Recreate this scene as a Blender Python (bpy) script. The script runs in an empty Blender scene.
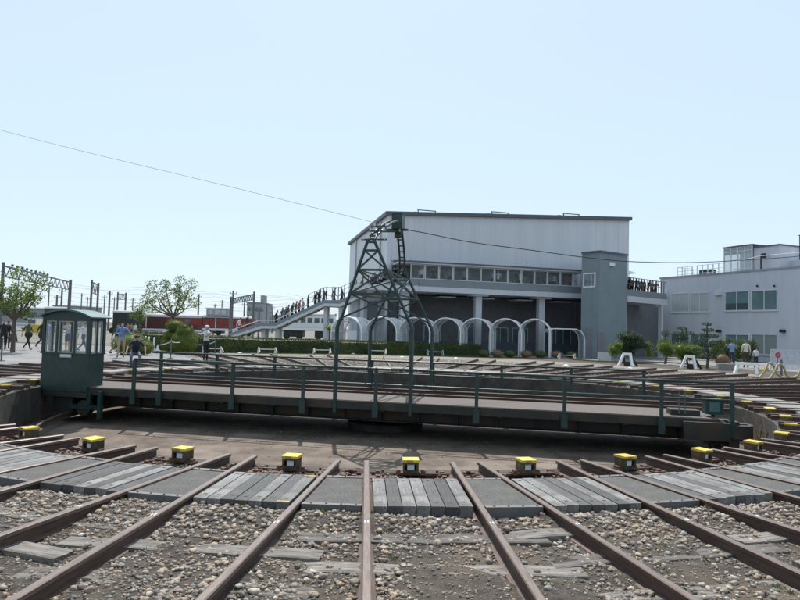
import bpy, math, random
import numpy as np
from mathutils import Vector, Matrix, Euler
random.seed(7); rng = np.random.default_rng(7)
sc = bpy.context.scene
col = sc.collection
R = math.radians
sin, cos, pi = math.sin, math.cos, math.pi
G0 = -0.15                     # ground level; rail tops are at 0
# ------------------------------------------------------------------ camera
PITCH, ROLL, FPX = R(2.76), R(1.6), 622.0
cd = bpy.data.cameras.new('camera'); cam = bpy.data.objects.new('camera', cd); col.objects.link(cam)
cam.location = (0, 0, 1.62)
CM = Euler((pi/2 + PITCH, 0, 0)).to_matrix() @ Matrix.Rotation(ROLL, 3, 'Z')
cam.rotation_euler = CM.to_euler()
cd.sensor_width = 36; cd.lens = FPX/800*36; cd.clip_start = .1; cd.clip_end = 6000
sc.camera = cam
def ray(x, y): return CM @ Vector(((x-400)/FPX, (300-y)/FPX, -1))
def PX(x, y, Y):
    d = ray(x, y); return Vector((0, 0, 1.62)) + d*(Y/d.y)
def GR(x, y, z=G0):
    d = ray(x, y); t = (z-1.62)/d.z; return Vector((0, 0, 1.62)) + d*t
def XZ(x, y, Y):
    p = PX(x, y, Y); return p.x, p.z
# ------------------------------------------------------------------ world
SUN_EL, SUN_AZ = 58.0, -7.0      # azimuth from +Y towards +X
w = bpy.data.worlds.new('World'); sc.world = w; w.use_nodes = True
nt = w.node_tree; bg = nt.nodes['Background']
sky = nt.nodes.new('ShaderNodeTexSky'); sky.sky_type = 'NISHITA'; sky.sun_disc = False
sky.sun_elevation = R(SUN_EL); sky.sun_rotation = R(SUN_AZ)
sky.air_density = 1.0; sky.dust_density = .8; sky.ozone_density = 2.5
mxs = nt.nodes.new('ShaderNodeMix'); mxs.data_type = 'RGBA'; mxs.inputs[0].default_value = .74; mxs.inputs[7].default_value = (5.55, 6.75, 7.7, 1)
nt.links.new(sky.outputs[0], mxs.inputs[6]); nt.links.new(mxs.outputs[2], bg.inputs[0]); bg.inputs[1].default_value = 0.12
sd = bpy.data.lights.new('sun', 'SUN'); sd.energy = 5.0; sd.angle = R(.55); sd.color = (1, .955, .89)
so = bpy.data.objects.new('sun', sd); col.objects.link(so)
tosun = Vector((sin(R(SUN_AZ))*cos(R(SUN_EL)), cos(R(SUN_AZ))*cos(R(SUN_EL)), sin(R(SUN_EL))))
so.rotation_euler = tosun.to_track_quat('Z', 'Y').to_euler(); so.location = (0, 0, 60)
sc.view_settings.view_transform = 'Standard'; sc.view_settings.look = 'None'
sc.view_settings.gamma = 1; sc.view_settings.exposure = 0.24; sc.view_settings.use_curve_mapping = False
sc.cycles.max_bounces = 6; sc.cycles.transparent_max_bounces = 16
# ------------------------------------------------------------------ materials
MATS = {}
def mat(name, c, rough=.6, metal=0, c2=None, var=.18, scale=6, bump=0, bscale=50, detail=5, island=0, transl=0, objrand=0, stretch=None, ribs=None, alpha=1, spec=.5, c3=None, s3=1.2):
    m = bpy.data.materials.new(name); m.use_nodes = True; n = m.node_tree; L = n.links
    b = n.nodes['Principled BSDF']; N = n.nodes.new
    b.inputs['Roughness'].default_value = rough; b.inputs['Metallic'].default_value = metal
    b.inputs['Specular IOR Level'].default_value = spec
    tc = N('ShaderNodeTexCoord'); co = tc.outputs['Object']
    if stretch:
        mp = N('ShaderNodeMapping'); mp.inputs['Scale'].default_value = stretch; L.new(co, mp.inputs[0]); co2 = mp.outputs[0]
    else: co2 = co
    nz = N('ShaderNodeTexNoise'); nz.inputs['Scale'].default_value = scale; nz.inputs['Detail'].default_value = detail; nz.inputs['Roughness'].default_value = .65
    L.new(co2, nz.inputs['Vector'])
    mx = N('ShaderNodeMix'); mx.data_type = 'RGBA'
    if c2 is None: a = tuple(v*(1-var) for v in c); d = tuple(min(1, v*(1+var)) for v in c)
    else: a, d = c, c2
    mx.inputs[6].default_value = (*a, 1); mx.inputs[7].default_value = (*d, 1)
    mr = N('ShaderNodeMapRange'); mr.inputs[1].default_value = .34; mr.inputs[2].default_value = .66
    L.new(nz.outputs[0], mr.inputs[0]); L.new(mr.outputs[0], mx.inputs[0])
    out = mx.outputs[2]
    if c3 is not None:
        n3 = N('ShaderNodeTexNoise'); n3.inputs['Scale'].default_value = s3; n3.inputs['Detail'].default_value = 6; L.new(co, n3.inputs['Vector'])
        r3 = N('ShaderNodeMapRange'); r3.inputs[1].default_value = .48; r3.inputs[2].default_value = .68; L.new(n3.outputs[0], r3.inputs[0])
        m3 = N('ShaderNodeMix'); m3.data_type = 'RGBA'; L.new(r3.outputs[0], m3.inputs[0]); L.new(out, m3.inputs[6]); m3.inputs[7].default_value = (*c3, 1); out = m3.outputs[2]
    if island or objrand:
        if island: g = N('ShaderNodeNewGeometry'); src = g.outputs['Random Per Island']; amt = island
        else: g = N('ShaderNodeObjectInfo'); src = g.outputs['Random']; amt = objrand
        hr = N('ShaderNodeMapRange'); hr.inputs[3].default_value = 1-amt; hr.inputs[4].default_value = 1+amt
        L.new(src, hr.inputs[0]); hs = N('ShaderNodeHueSaturation'); L.new(hr.outputs[0], hs.inputs['Value']); L.new(out, hs.inputs['Color']); out = hs.outputs[0]
    if ribs:   # vertical ribbed cladding: (axis, spacing, strength)
        sp = N('ShaderNodeSeparateXYZ'); L.new(co, sp.inputs[0])
        mm = N('ShaderNodeMath'); mm.operation = 'MULTIPLY'; mm.inputs[1].default_value = 2*pi/ribs[1]; L.new(sp.outputs[ribs[0]], mm.inputs[0])
        sn = N('ShaderNodeMath'); sn.operation = 'SINE'; L.new(mm.outputs[0], sn.inputs[0])
        bp = N('ShaderNodeBump'); bp.inputs['Strength'].default_value = ribs[2]; bp.inputs['Distance'].default_value = .03
        L.new(sn.outputs[0], bp.inputs['Height']); L.new(bp.outputs[0], b.inputs['Normal'])
    elif bump:
        nb = N('ShaderNodeTexNoise'); nb.inputs['Scale'].default_value = bscale; nb.inputs['Detail'].default_value = 4; L.new(co2, nb.inputs['Vector'])
        bp = N('ShaderNodeBump'); bp.inputs['Strength'].default_value = bump; bp.inputs['Distance'].default_value = .02
        L.new(nb.outputs[0], bp.inputs['Height']); L.new(bp.outputs[0], b.inputs['Normal'])
    L.new(out, b.inputs['Base Color'])
    if alpha < 1: b.inputs['Alpha'].default_value = alpha
    if transl:
        tr = N('ShaderNodeBsdfTranslucent'); L.new(out, tr.inputs[0]); ms = N('ShaderNodeMixShader'); ms.inputs[0].default_value = transl
        o = n.nodes['Material Output']; L.new(b.outputs[0], ms.inputs[1]); L.new(tr.outputs[0], ms.inputs[2]); L.new(ms.outputs[0], o.inputs[0])
    MATS[name] = m; return m
def glass(name, tint=(.5, .6, .6), alpha=.25, rough=.05):
    m = mat(name, tint, rough, 0, var=.05, alpha=alpha); return m
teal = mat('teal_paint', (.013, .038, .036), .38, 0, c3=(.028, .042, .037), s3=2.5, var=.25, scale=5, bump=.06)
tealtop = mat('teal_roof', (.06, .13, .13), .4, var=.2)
dark = mat('dark_steel', (.022, .024, .022), .6, .2, c3=(.05, .035, .025), s3=2)
worn = mat('worn_rail_head', (.11, .082, .07), .45, .3, c2=(.18, .14, .12), scale=9, stretch=(6, .6, 6))
rust = mat('rusty_rail', (.05, .03, .023), .6, .15, c2=(.1, .06, .045), scale=9, stretch=(6, .6, 6), bump=.15)
rustd = mat('rusty_plate', (.07, .035, .025), .75, .1, c2=(.16, .085, .06), scale=12, bump=.4)
yellow = mat('yellow_paint', (.56, .42, .04), .5, c3=(.2, .14, .05), s3=9, objrand=.2, var=.12, scale=20, bump=.1)
wood = mat('weathered_wood', (.09, .08, .07), .9, c2=(.27, .248, .23), scale=5, stretch=(.7, 9, 9), bump=.8, bscale=14, objrand=.35)
plA = mat('pale_plank', (.115, .115, .115), .8, c3=(.09, .083, .072), s3=5, c2=(.24, .24, .238), scale=5, stretch=(12, .8, 8), bump=.35, bscale=12, objrand=.18)
plB = mat('dark_plank', (.036, .038, .04), .8, c3=(.06, .054, .048), s3=5, c2=(.095, .098, .1), scale=5, stretch=(12, .8, 8), bump=.35, bscale=12, objrand=.25)
asph = mat('asphalt_fill', (.06, .06, .058), .95, c2=(.15, .146, .138), scale=60, bump=.8, bscale=120, c3=(.14, .132, .12), s3=3)
galv = mat('galvanised_edge', (.12, .125, .13), .55, .3, c3=(.12, .1, .09), s3=6)
conc = mat('concrete', (.17, .167, .16), .9, c2=(.27, .265, .255), scale=3, bump=.3, bscale=60, c3=(.2, .19, .18), s3=.8)
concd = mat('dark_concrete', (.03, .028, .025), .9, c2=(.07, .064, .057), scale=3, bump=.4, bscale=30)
white = mat('white_paint', (.72, .73, .74), .5, var=.06)
cream = mat('offwhite_metal', (.6, .62, .65), .5, var=.05)
black = mat('black_paint', (.012, .012, .014), .5)
deckm = mat('deck_boards', (.075, .063, .057), .9, c2=(.15, .128, .115), scale=4, stretch=(3, 14, 4), bump=.4, bscale=12)
# ------------------------------------------------------------------ mesh builder
class MB:
    def __init__(s): s.v = []; s.f = []; s.m = []; s.mats = []; s.sm = []
    def mi(s, m):
        if m not in s.mats: s.mats.append(m)
        return s.mats.index(m)
    def add(s, vs, fs, m, smooth=False, T=None):
        k = len(s.v); i = s.mi(m)
        if T is not None: vs = [T @ Vector(v) for v in vs]
        s.v += [tuple(v) for v in vs]
        for f in fs: s.f.append(tuple(a+k for a in f)); s.m.append(i); s.sm.append(smooth)
        return s
    def box(s, c, d, m, T=None):
        x, y, z = d[0]/2, d[1]/2, d[2]/2
        vs = [(c[0]+a*x, c[1]+b*y, c[2]+e*z) for e in (-1, 1) for b in (-1, 1) for a in (-1, 1)]
        return s.add(vs, [(0, 2, 3, 1), (4, 5, 7, 6), (0, 1, 5, 4), (2, 6, 7, 3), (0, 4, 6, 2), (1, 3, 7, 5)], m, False, T)
    def bb(s, x0, x1, y0, y1, z0, z1, m, T=None): return s.box(((x0+x1)/2, (y0+y1)/2, (z0+z1)/2), (x1-x0, y1-y0, z1-z0), m, T)
    def bar(s, a, b, wd, m, wd2=None, up=(0, 0, 1)):
        a, b = Vector(a), Vector(b); d = b-a; l = d.length; d.normalize(); up = Vector(up)
        if abs(d.dot(up)) > .98: up = Vector((0, 1, 0))
        x = d.cross(up).normalized(); z = x.cross(d); wd2 = wd2 or wd
        vs = [p + x*(i*wd/2) + z*(j*wd2/2) for p in (a, b) for (i, j) in ((-1, -1), (1, -1), (1, 1), (-1, 1))]
        return s.add(vs, [(3, 2, 1, 0), (4, 5, 6, 7), (0, 1, 5, 4), (1, 2, 6, 5), (2, 3, 7, 6), (3, 0, 4, 7)], m)
    def tube(s, pts, r, m, n=8, caps=True):
        pts = [Vector(p) for p in pts]; rs = r if isinstance(r, (list, tuple)) else [r]*len(pts); vs = []; fs = []
        px = None
        for i, p in enumerate(pts):
            d = (pts[min(i+1, len(pts)-1)]-pts[max(i-1, 0)]).normalized()
            if px is None: px = d.orthogonal().normalized()
            x = (px - d*px.dot(d)); x = x.normalized() if x.length > 1e-5 else d.orthogonal().normalized(); px = x; y = d.cross(x)
            for k in range(n):
                a = 2*pi*k/n; vs.append(p + (x*cos(a)+y*sin(a))*rs[i])
        for i in range(len(pts)-1):
            for k in range(n): fs.append((i*n+k, i*n+(k+1) % n, (i+1)*n+(k+1) % n, (i+1)*n+k))
        s.add(vs, fs, m, True)
        if caps:
            q = len(pts)-1
            s.add(vs[:n], [tuple(range(n))[::-1]], m); s.add(vs[q*n:], [tuple(range(n))], m)
        return s
    def cyl(s, a, b, r, m, n=16, r2=None): return s.tube([a, b], [r, r if r2 is None else r2], m, n)
    def prism(s, poly, y0, y1, m):  # poly in xz, extruded along y
        n = len(poly); vs = [(p[0], y0, p[1]) for p in poly]+[(p[0], y1, p[1]) for p in poly]
        fs = [tuple(range(n)), tuple(range(2*n-1, n-1, -1))]+[(i, i+n, (i+1) % n+n, (i+1) % n) for i in range(n)]
        return s.add(vs, fs, m)
    def vprism(s, poly, z0, z1, m, mtop=None):  # poly in xy
        n = len(poly); vs = [(p[0], p[1], z0) for p in poly]+[(p[0], p[1], z1) for p in poly]
        s.add(vs, [tuple(range(n))[::-1]]+[(i, (i+1) % n, (i+1) % n+n, i+n) for i in range(n)], m)
        return s.add(vs, [tuple(range(n, 2*n))], mtop or m)
    def ball(s, c, r, m, n=10, k=7):
        r = (r, r, r) if not isinstance(r, (tuple, list)) else r; vs = []; fs = []
        for i in range(k+1):
            t = pi*i/k
            for j in range(n): a = 2*pi*j/n; vs.append((c[0]+r[0]*sin(t)*cos(a), c[1]+r[1]*sin(t)*sin(a), c[2]+r[2]*cos(t)))
        for i in range(k):
            for j in range(n): fs.append((i*n+j, (i+1)*n+j, (i+1)*n+(j+1) % n, i*n+(j+1) % n))
        return s.add(vs, fs, m, True)
    def mesh(s, name):
        me = bpy.data.meshes.new(name); me.from_pydata(s.v, [], s.f)
        for m in s.mats: me.materials.append(m)
        me.polygons.foreach_set('material_index', s.m); me.polygons.foreach_set('use_smooth', s.sm)
        me.update(); return me
    def build(s, name, parent=None, loc=(0, 0, 0), rz=0, bevel=0):
        o = bpy.data.objects.new(name, s.mesh(name)); col.objects.link(o); o.location = loc; o.rotation_euler = (0, 0, rz)
        if parent: o.parent = parent
        if bevel:
            b = o.modifiers.new('bevel', 'BEVEL'); b.width = bevel; b.segments = 2; b.limit_method = 'ANGLE'
        return o
def tag(o, label, cat, group=None):
    o['label'] = label; o['category'] = cat
    if group: o['group'] = group
    return o
def thing(name, label, cat, loc=(0, 0, 0), rz=0, group=None):
    o = bpy.data.objects.new(name, None); col.objects.link(o); o.empty_display_size = .2
    o.location = loc; o.rotation_euler = (0, 0, rz); return tag(o, label, cat, group)
def struct(o, kind='structure'): o['kind'] = kind; return o
def inst(name, me, parent, loc=(0, 0, 0), rz=0):
    o = bpy.data.objects.new(name, me); col.objects.link(o); o.location = loc; o.rotation_euler = (0, 0, rz); o.parent = parent; return o
def npmesh(name, V, F, mats, mi=None, smooth=False):
    me = bpy.data.meshes.new(name); nv, nf, k = len(V), len(F), F.shape[1]
    me.vertices.add(nv); me.vertices.foreach_set('co', V.astype(np.float32).ravel())
    me.loops.add(nf*k); me.loops.foreach_set('vertex_index', F.astype(np.int32).ravel())
    me.polygons.add(nf); me.polygons.foreach_set('loop_start', np.arange(0, nf*k, k, dtype=np.int32))
    try: me.polygons.foreach_set('loop_total', np.full(nf, k, dtype=np.int32))
    except Exception: pass
    for m in mats: me.materials.append(m)
    if mi is not None: me.polygons.foreach_set('material_index', mi.astype(np.int32))
    me.polygons.foreach_set('use_smooth', np.full(nf, smooth))
    me.update(calc_edges=True); me.validate(); return me
# ------------------------------------------------------------------ value noise
_G = rng.random((256, 256))
def vn(x, y, s):
    x = np.asarray(x, float)*s+57.3; y = np.asarray(y, float)*s+91.7
    xi = np.floor(x).astype(int); yi = np.floor(y).astype(int); fx = x-xi; fy = y-yi
    fx = fx*fx*(3-2*fx); fy = fy*fy*(3-2*fy); a = _G[xi % 256, yi % 256]; b = _G[(xi+1) % 256, yi % 256]
    c = _G[xi % 256, (yi+1) % 256]; d = _G[(xi+1) % 256, (yi+1) % 256]
    return (a*(1-fx)+b*fx)*(1-fy)+(c*(1-fx)+d*fx)*fy
# ------------------------------------------------------------------ layout
CX, CY, RP = -.30, 16.8, 9.0
STEP = 9.0; A0 = 176.98
def pol(r, a, z=0): return Vector((CX+r*sin(R(a)), CY+r*cos(R(a)), z))
def gh(x, y):
    x = np.asarray(x, float); y = np.asarray(y, float); r = np.hypot(x-CX, y-CY)
    f = np.clip((15.5-r)/1.5, 0, 1)
    h = (vn(x, y, .9)-.5)*.05+(vn(x, y, 3.1)-.5)*.035+(vn(x, y, 9)-.5)*.022+(vn(x, y, 23)-.5)*.010
    h = h+.045*np.exp(-((r-11.12)/.22)**2)/np.clip(f, .2, 1)
    return G0+.004+h*f+.02*f*np.clip((r-10.5)/.4, 0, 1)*np.clip((r-9)/.5, .2, 1)
# ground sheet
soil = mat('cinder_soil', (.03, .026, .022), .95, c2=(.09, .074, .06), scale=14, bump=.9, bscale=90, c3=(.125, .095, .07), s3=1.1, detail=9)
def ground():
    na = 1500; rs = list(np.arange(9.0, 15.0, .045))+list(np.arange(15, 24, .15))+list(np.geomspace(24, 4000, 30))
    rs = np.array(rs); a = np.linspace(0, 2*pi, na, endpoint=False)
    RR, AA = np.meshgrid(rs, a, indexing='ij'); X = CX+RR*np.sin(AA); Y = CY+RR*np.cos(AA)
    Z = gh(X, Y); V = np.stack([X, Y, Z], -1).reshape(-1, 3)
    i = np.arange(len(rs)-1)[:, None]; j = np.arange(na)[None, :]; j2 = (j+1) % na
    F = np.stack([i*na+j, (i+1)*na+j, (i+1)*na+j2, i*na+j2], -1).reshape(-1, 4)[:, ::-1]
    me = npmesh('ground', V, F, [soil], smooth=True); o = bpy.data.objects.new('ground', me); col.objects.link(o); struct(o)
ground()
def ring_sheet(name, r0, r1, a0, a1, z, m, n=160, thick=0):
    b = MB()
    for k in range(n):
        p = a0+(a1-a0)*k/n; q = a0+(a1-a0)*(k+1)/n
        P = [pol(r0, p, z), pol(r1, p, z), pol(r1, q, z), pol(r0, q, z)]
        b.add(P, [(3, 2, 1, 0)], m)
        if thick:
            D = [v-Vector((0, 0, thick)) for v in P]
            b.add([P[1], P[2], D[2], D[1]], [(0, 3, 2, 1)], m); b.add([P[0], P[3], D[3], D[0]], [(0, 1, 2, 3)], m)
    return struct(b.build(name))
pitm = mat('pit_floor_dirt', (.07, .053, .041), .95, c2=(.16, .125, .098), scale=2.2, bump=.6, bscale=40, c3=(.2, .16, .13), s3=.9, detail=9)
b = MB(); N_ = 128
b.add([pol(9.0, 360*k/N_, -1.0) for k in range(N_)], [tuple(range(N_))[::-1]], pitm); struct(b.build('pit_floor'))
b = MB()
for k in range(N_):
    p, q = 360*k/N_, 360*(k+1)/N_
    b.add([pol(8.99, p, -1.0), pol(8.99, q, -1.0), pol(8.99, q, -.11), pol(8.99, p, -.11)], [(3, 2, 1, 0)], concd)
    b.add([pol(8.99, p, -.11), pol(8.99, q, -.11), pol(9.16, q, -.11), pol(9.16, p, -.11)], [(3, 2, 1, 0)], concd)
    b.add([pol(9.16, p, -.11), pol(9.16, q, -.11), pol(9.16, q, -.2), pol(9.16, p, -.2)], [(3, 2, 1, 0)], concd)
struct(b.build('pit_wall'))
prof = [(-.062, -.14), (.062, -.14), (.062, -.128), (.012, -.112), (.009, -.045), (.032, -.034), (.033, -.006), (.024, 0), (-.024, 0), (-.033, -.006), (-.032, -.034), (-.009, -.045), (-.012, -.112), (-.062, -.128)]
b = MB()
n = len(prof); vs = []; K = 160
for k in range(K):
    for (u, z) in prof: vs.append(pol(8.2+u, 360*k/K, -.86+z+.14))
fs = [((k*n+i), (k*n+(i+1) % n), ((k+1) % K*n+(i+1) % n), ((k+1) % K*n+i)) for k in range(K) for i in range(n)]
b.add(vs, fs, rust)
tag(b.build('ring_rail'), 'rusty circular rail running round the turntable pit floor', 'rail')
# ------------------------------------------------------------------ tracks
RAILM = {}
def rail_mesh(L):
    if L not in RAILM:
        b = MB(); b.prism(prof, 0, L, rust); wi = b.mi(worn); b.m[2+8] = wi; b.m[2+7] = b.m[2+9] = wi; RAILM[L] = b.mesh('rail')
    return RAILM[L]
SLM = []
for k in range(6):
    b = MB(); q = random.Random(k); nx = 9
    L0, L1 = -1.03+q.uniform(-.08, .05), 1.03+q.uniform(-.05, .08)
    top = []; 
    for i in range(nx):
        x = L0+(L1-L0)*i/(nx-1); top.append((x, q.uniform(-.006, .006), q.uniform(-.012, .004)))
    vs = []
    for (x, dy, dz) in top: vs += [(x, -.1+dy, -.13), (x, -.1+dy, dz-.006), (x, -.085+dy, dz), (x, -.01, dz-.008), (x, .085+dy, dz), (x, .1+dy, dz-.006), (x, .1+dy, -.13)]
    fs = [(i*7+j, i*7+j+1, (i+1)*7+j+1, (i+1)*7+j) for i in range(nx-1) for j in range(6)]
    fs += [tuple(range(7))[::-1], tuple(range((nx-1)*7, nx*7))]
    b.add(vs, fs, wood); SLM.append(b.mesh('sleeper'))
b = MB()
b.box((0, 0, -.145), (.2, .09, .02), rustd)
b.box((.085, 0, -.125), (.03, .05, .03), rustd); b.box((-.085, 0, -.125), (.03, .05, .03), rustd)
CHAIR = b.mesh('rail_chair')
b = MB(); b.box((0, 0, -.142), (.46, .11, .05), rustd); b.box((.14, 0, -.11), (.05, .06, .03), rustd); b.box((-.14, 0, -.11), (.05, .06, .03), rustd); b.cyl((.2, 0, -.12), (.2, 0, -.085), .016, rustd, 6); b.cyl((-.2, 0, -.12), (-.2, 0, -.085), .016, rustd, 6)
ENDPL = b.mesh('base_plate')
b = MB(); b.box((-.012, 0, .0015), (.012, .05, .003), white); b.box((.014, .01, .0015), (.008, .045, .003), white); MARK = b.mesh('paint_mark')
# labels
near_words = {0: 'centre foreground track pointing straight at the viewer'}
ordw = ['', 'first', 'second', 'third', 'fourth', 'fifth', 'sixth', 'seventh', 'eighth', 'ninth', 'tenth', 'eleventh', 'twelfth', 'thirteenth', 'fourteenth', 'fifteenth', 'sixteenth', 'seventeenth', 'eighteenth', 'nineteenth', 'twentieth']
def slot_phrase(k):   # k: 0 = centre foreground slot; positive goes to the viewer's right
    if k == 0: return 'the centre foreground track'
    return f"the {ordw[abs(k)]} foreground track {'right' if k > 0 else 'left'} of centre"
def slot_angle(k): return (A0-STEP*k) % 360
FAR_STOP = {}
for k in range(-20, 20):
    a = slot_angle(k); aa = a if a <= 180 else a-360    # bearing seen from the pit centre, 0 = away
    near = abs(k) <= 9
    if abs(k) <= 6: r1 = 18.6
    elif near: r1 = 19.5
    elif aa < -33: r1 = 15.6
    elif aa > 58: r1 = 24
    else: r1 = 22.2 if aa < 28 else 21.6
    if near: lab = 'rusty rails and grey sleepers of '+slot_phrase(k)
    elif aa < 0: lab = 'rusty track beyond the bridge, '+ordw[int((-aa)//STEP)+1]+' to the left of the middle line'
    else: lab = 'rusty track beyond the bridge, '+ordw[int(aa//STEP)+1]+' to the right of the middle line'
    p = pol(9.0, a); t = thing('railway_track', lab, 'track', p, -R(a), 'railway tracks radiating from the turntable pit')
    L = round(r1-9.0, 2); rm = rail_mesh(L)
    for s in (-1, 1):
        ro = inst('rail', rm, t, (s*.5335, 0, 0))
        if abs(k) <= 4: inst('paint_mark', MARK, ro, (0, 2.46+.05*((k*7) % 3), 0))
        if abs(k) <= 8:
            for yy in (.12, .36, .62): inst('base_plate', ENDPL, t, (s*.5335, yy, 0))
    q = random.Random(k+50); y = 2.25+q.uniform(0, .55); i = 0
    while y < L-.2:
        zz = -.108 if abs(k) <= 6 else -.128
        inst('sleeper', SLM[q.randrange(6)], t, (q.uniform(-.03, .03), y, zz+q.uniform(-.012, .012)), q.uniform(-.03, .03)).rotation_euler[1] = q.uniform(-.014, .014)
        if abs(k) <= 3 and y < 6:
            pass
        y += .64+q.uniform(-.03, .03) if abs(k) <= 9 else .72
    FAR_STOP[k] = (a, aa, r1)
# yellow lock boxes at the pit edge
b = MB()
lbm = mat('grimy_box_steel', (.03, .022, .015), .6, .1, c2=(.11, .075, .035), scale=14, bump=.3, objrand=.3)
b.box((0, -.0, .075), (.19, .2, .006), dark)
for s in (-1, 1): b.box((s*.095, 0, -.005), (.03, .23, .155), lbm)
b.box((0, .1, .055), (.16, .02, .035), lbm); b.box((0, .1, -.06), (.16, .02, .04), lbm); b.box((0, -.1, -.005), (.16, .02, .15), lbm)
LB_BODY = b.mesh('box_body')
b = MB(); b.box((0, 0, .085), (.235, .25, .034), yellow); LB_TOP = b.mesh('yellow_cover')
b = MB(); b.box((0, .075, .0), (.1, .01, .08), cream); LB_WIN = b.mesh('latch_plate')
b = MB(); b.box((0, 0, -.1), (.44, .13, .03), rustd)
for s in (-1, 1):
    b.box((s*.17, 0, -.07), (.05, .09, .04), rustd); b.cyl((s*.2, .03, -.09), (s*.2, .03, -.06), .015, rustd, 6)
b.box((0, -.02, -.12), (1.0, .05, .03), rustd)
LB_BASE = b.mesh('flange_base')
for k in range(-20, 20):
    a = slot_angle(k); aa = a if a <= 180 else a-360
    if abs(aa) < 55: continue
    if abs(k) <= 9: lab = 'yellow-topped steel lock box at pit edge, on '+slot_phrase(k)
    elif aa < 0: lab = 'yellow-topped lock box on far pit edge, '+ordw[int((-aa)//STEP)+1]+' left of the middle track'
    else: lab = 'yellow-topped lock box on far pit edge, '+ordw[int(aa//STEP)+1]+' right of the middle track'
    t = thing('lock_box', lab, 'lock box', pol(9.2, a), -R(a), 'yellow-topped lock boxes around the pit edge'); t.scale = (.84, .84, .86); t.location.z = -.018; t.rotation_euler = (random.uniform(-.03, .03), random.uniform(-.04, .04), -R(a)+random.uniform(-.06, .06))
    if abs(k) <= 9:
        for nm, me in (('box_body', LB_BODY), ('yellow_cover', LB_TOP), ('latch_plate', LB_WIN), ('flange_base', LB_BASE)): inst(nm, me, t)
    else:
        inst('box_body', LB_BODY, t); inst('yellow_cover', LB_TOP, t)
# crossing decks and panels
def plank(m, edge=None):
    b = MB(); q = random.Random(len(MATS)+hash(m.name) % 7)
    b.bb(-.062, .062, .86, 1.94, -.185, -.012, m)
    for yy in (.95, 1.8): b.box((0, yy, -.0105), (.03, .025, .003), dark)
    if edge:
        for yy in (.885, 1.915): b.box((0, yy, -.0095), (.118, .035, .003), yellow)
    return b.mesh('plank')
PA, PB, PY = plank(plA), plank(plB), plank(plA, 1)
for k in range(-7, 8):
    a = slot_angle(k)
    t = thing('timber_crossing', 'grey planks between the rails of '+slot_phrase(k), 'crossing', pol(9.0, a), -R(a), 'plank crossings between the rails')
    q = random.Random(k*3+1); 
    pat = {0: 'ABAABBA'[::-1], -1: 'YBABBAA'}.get(k) or ''.join(q.choice('AAB' if k > 1 or k < -1 else 'AB') for _ in range(7))
    for i, ch in enumerate(pat):
        o = inst('plank', {'A': PA, 'B': PB, 'Y': PY}[ch], t, ((i-3)*.134, q.uniform(-.012, .012), q.uniform(-.004, .004)))
        if ch == 'Y': o['label'] = 'plank with yellow painted ends'
    if k == 7: break
    am = a-STEP/2
    b = MB(); g = lambda r: (r*sin(R(4.5))-.5335)/cos(R(4.5))-.045
    r0, r1 = 9.88, 10.9
    P = [(-g(r0), r0-9), (g(r0), r0-9), (g(r1), r1-9), (-g(r1), r1-9)]
    t = thing('asphalt_panel', 'asphalt panel in steel frame right of '+slot_phrase(k), 'panel', pol(9.0, am), -R(am), 'asphalt panels between the tracks')
    b.vprism(P, -.18, -.022, concd, asph); b.build('asphalt_slab', t)
    for (r, s) in ((r0, -1), (r1, 1)):
        b = MB(); gg = g(r); b.bb(-gg, gg, r-9-.03+s*.033, r-9+.03+s*.033, -.19 if s > 0 else -.15, -.012, galv)
        for x in np.arange(-gg+.05, gg, .14): b.cyl((x, r-9+s*.033, -.013), (x, r-9+s*.033, -.004), .009, rustd, 6)
        b.build('steel_edge', t)
ring_sheet('ring_path', 9.9, 10.95, slot_angle(7)-.5-5.2, slot_angle(-7)-360+5.7, -.024, conc, 260, .1)
# ------------------------------------------------------------------ gravel (countless)
def ico(sub):
    import bmesh
    bm = bmesh.new(); bmesh.ops.create_icosphere(bm, subdivisions=sub, radius=1)
    V = np.array([v.co[:] for v in bm.verts]); F = np.array([[v.index for v in f.verts] for f in bm.faces]); bm.free(); return V, F
def stones(name, P, S, sub, m, flat=.6, smooth=True, lift=.25, label=None):
    V0, F0 = ico(sub); nv = len(V0); n = len(P); q = rng
    protos = [V0*(1+ (q.random((nv, 1))-.5)*.55) for _ in range(24)]
    pr = np.array(protos)[q.integers(0, 24, n)]
    sc_ = S[:, None]*np.stack([q.uniform(.75, 1.25, n), q.uniform(.65, 1.0, n), q.uniform(flat*.7, flat*1.3, n)], -1)
    v = pr*sc_[:, None, :]
    t = q.uniform(-.5, .5, n); v2 = v.copy(); v2[..., 1] = v[..., 1]*np.cos(t)[:, None]-v[..., 2]*np.sin(t)[:, None]; v2[..., 2] = v[..., 1]*np.sin(t)[:, None]+v[..., 2]*np.cos(t)[:, None]
    t = q.uniform(0, 2*pi, n); v = v2.copy(); v[..., 0] = v2[..., 0]*np.cos(t)[:, None]-v2[..., 1]*np.sin(t)[:, None]; v[..., 1] = v2[..., 0]*np.sin(t)[:, None]+v2[..., 1]*np.cos(t)[:, None]
    Z = P[:, 2]+S*lift
    v += np.stack([P[:, 0], P[:, 1], Z], -1)[:, None, :]
    F = (F0[None]+(np.arange(n)*nv)[:, None, None]).reshape(-1, 3)
    me = npmesh(name, v.reshape(-1, 3), F, [m], smooth=smooth); o = bpy.data.objects.new(name, me); col.objects.link(o)
    o['kind'] = 'stuff'
    if label: tag(o, label, 'gravel')
    return o
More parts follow.
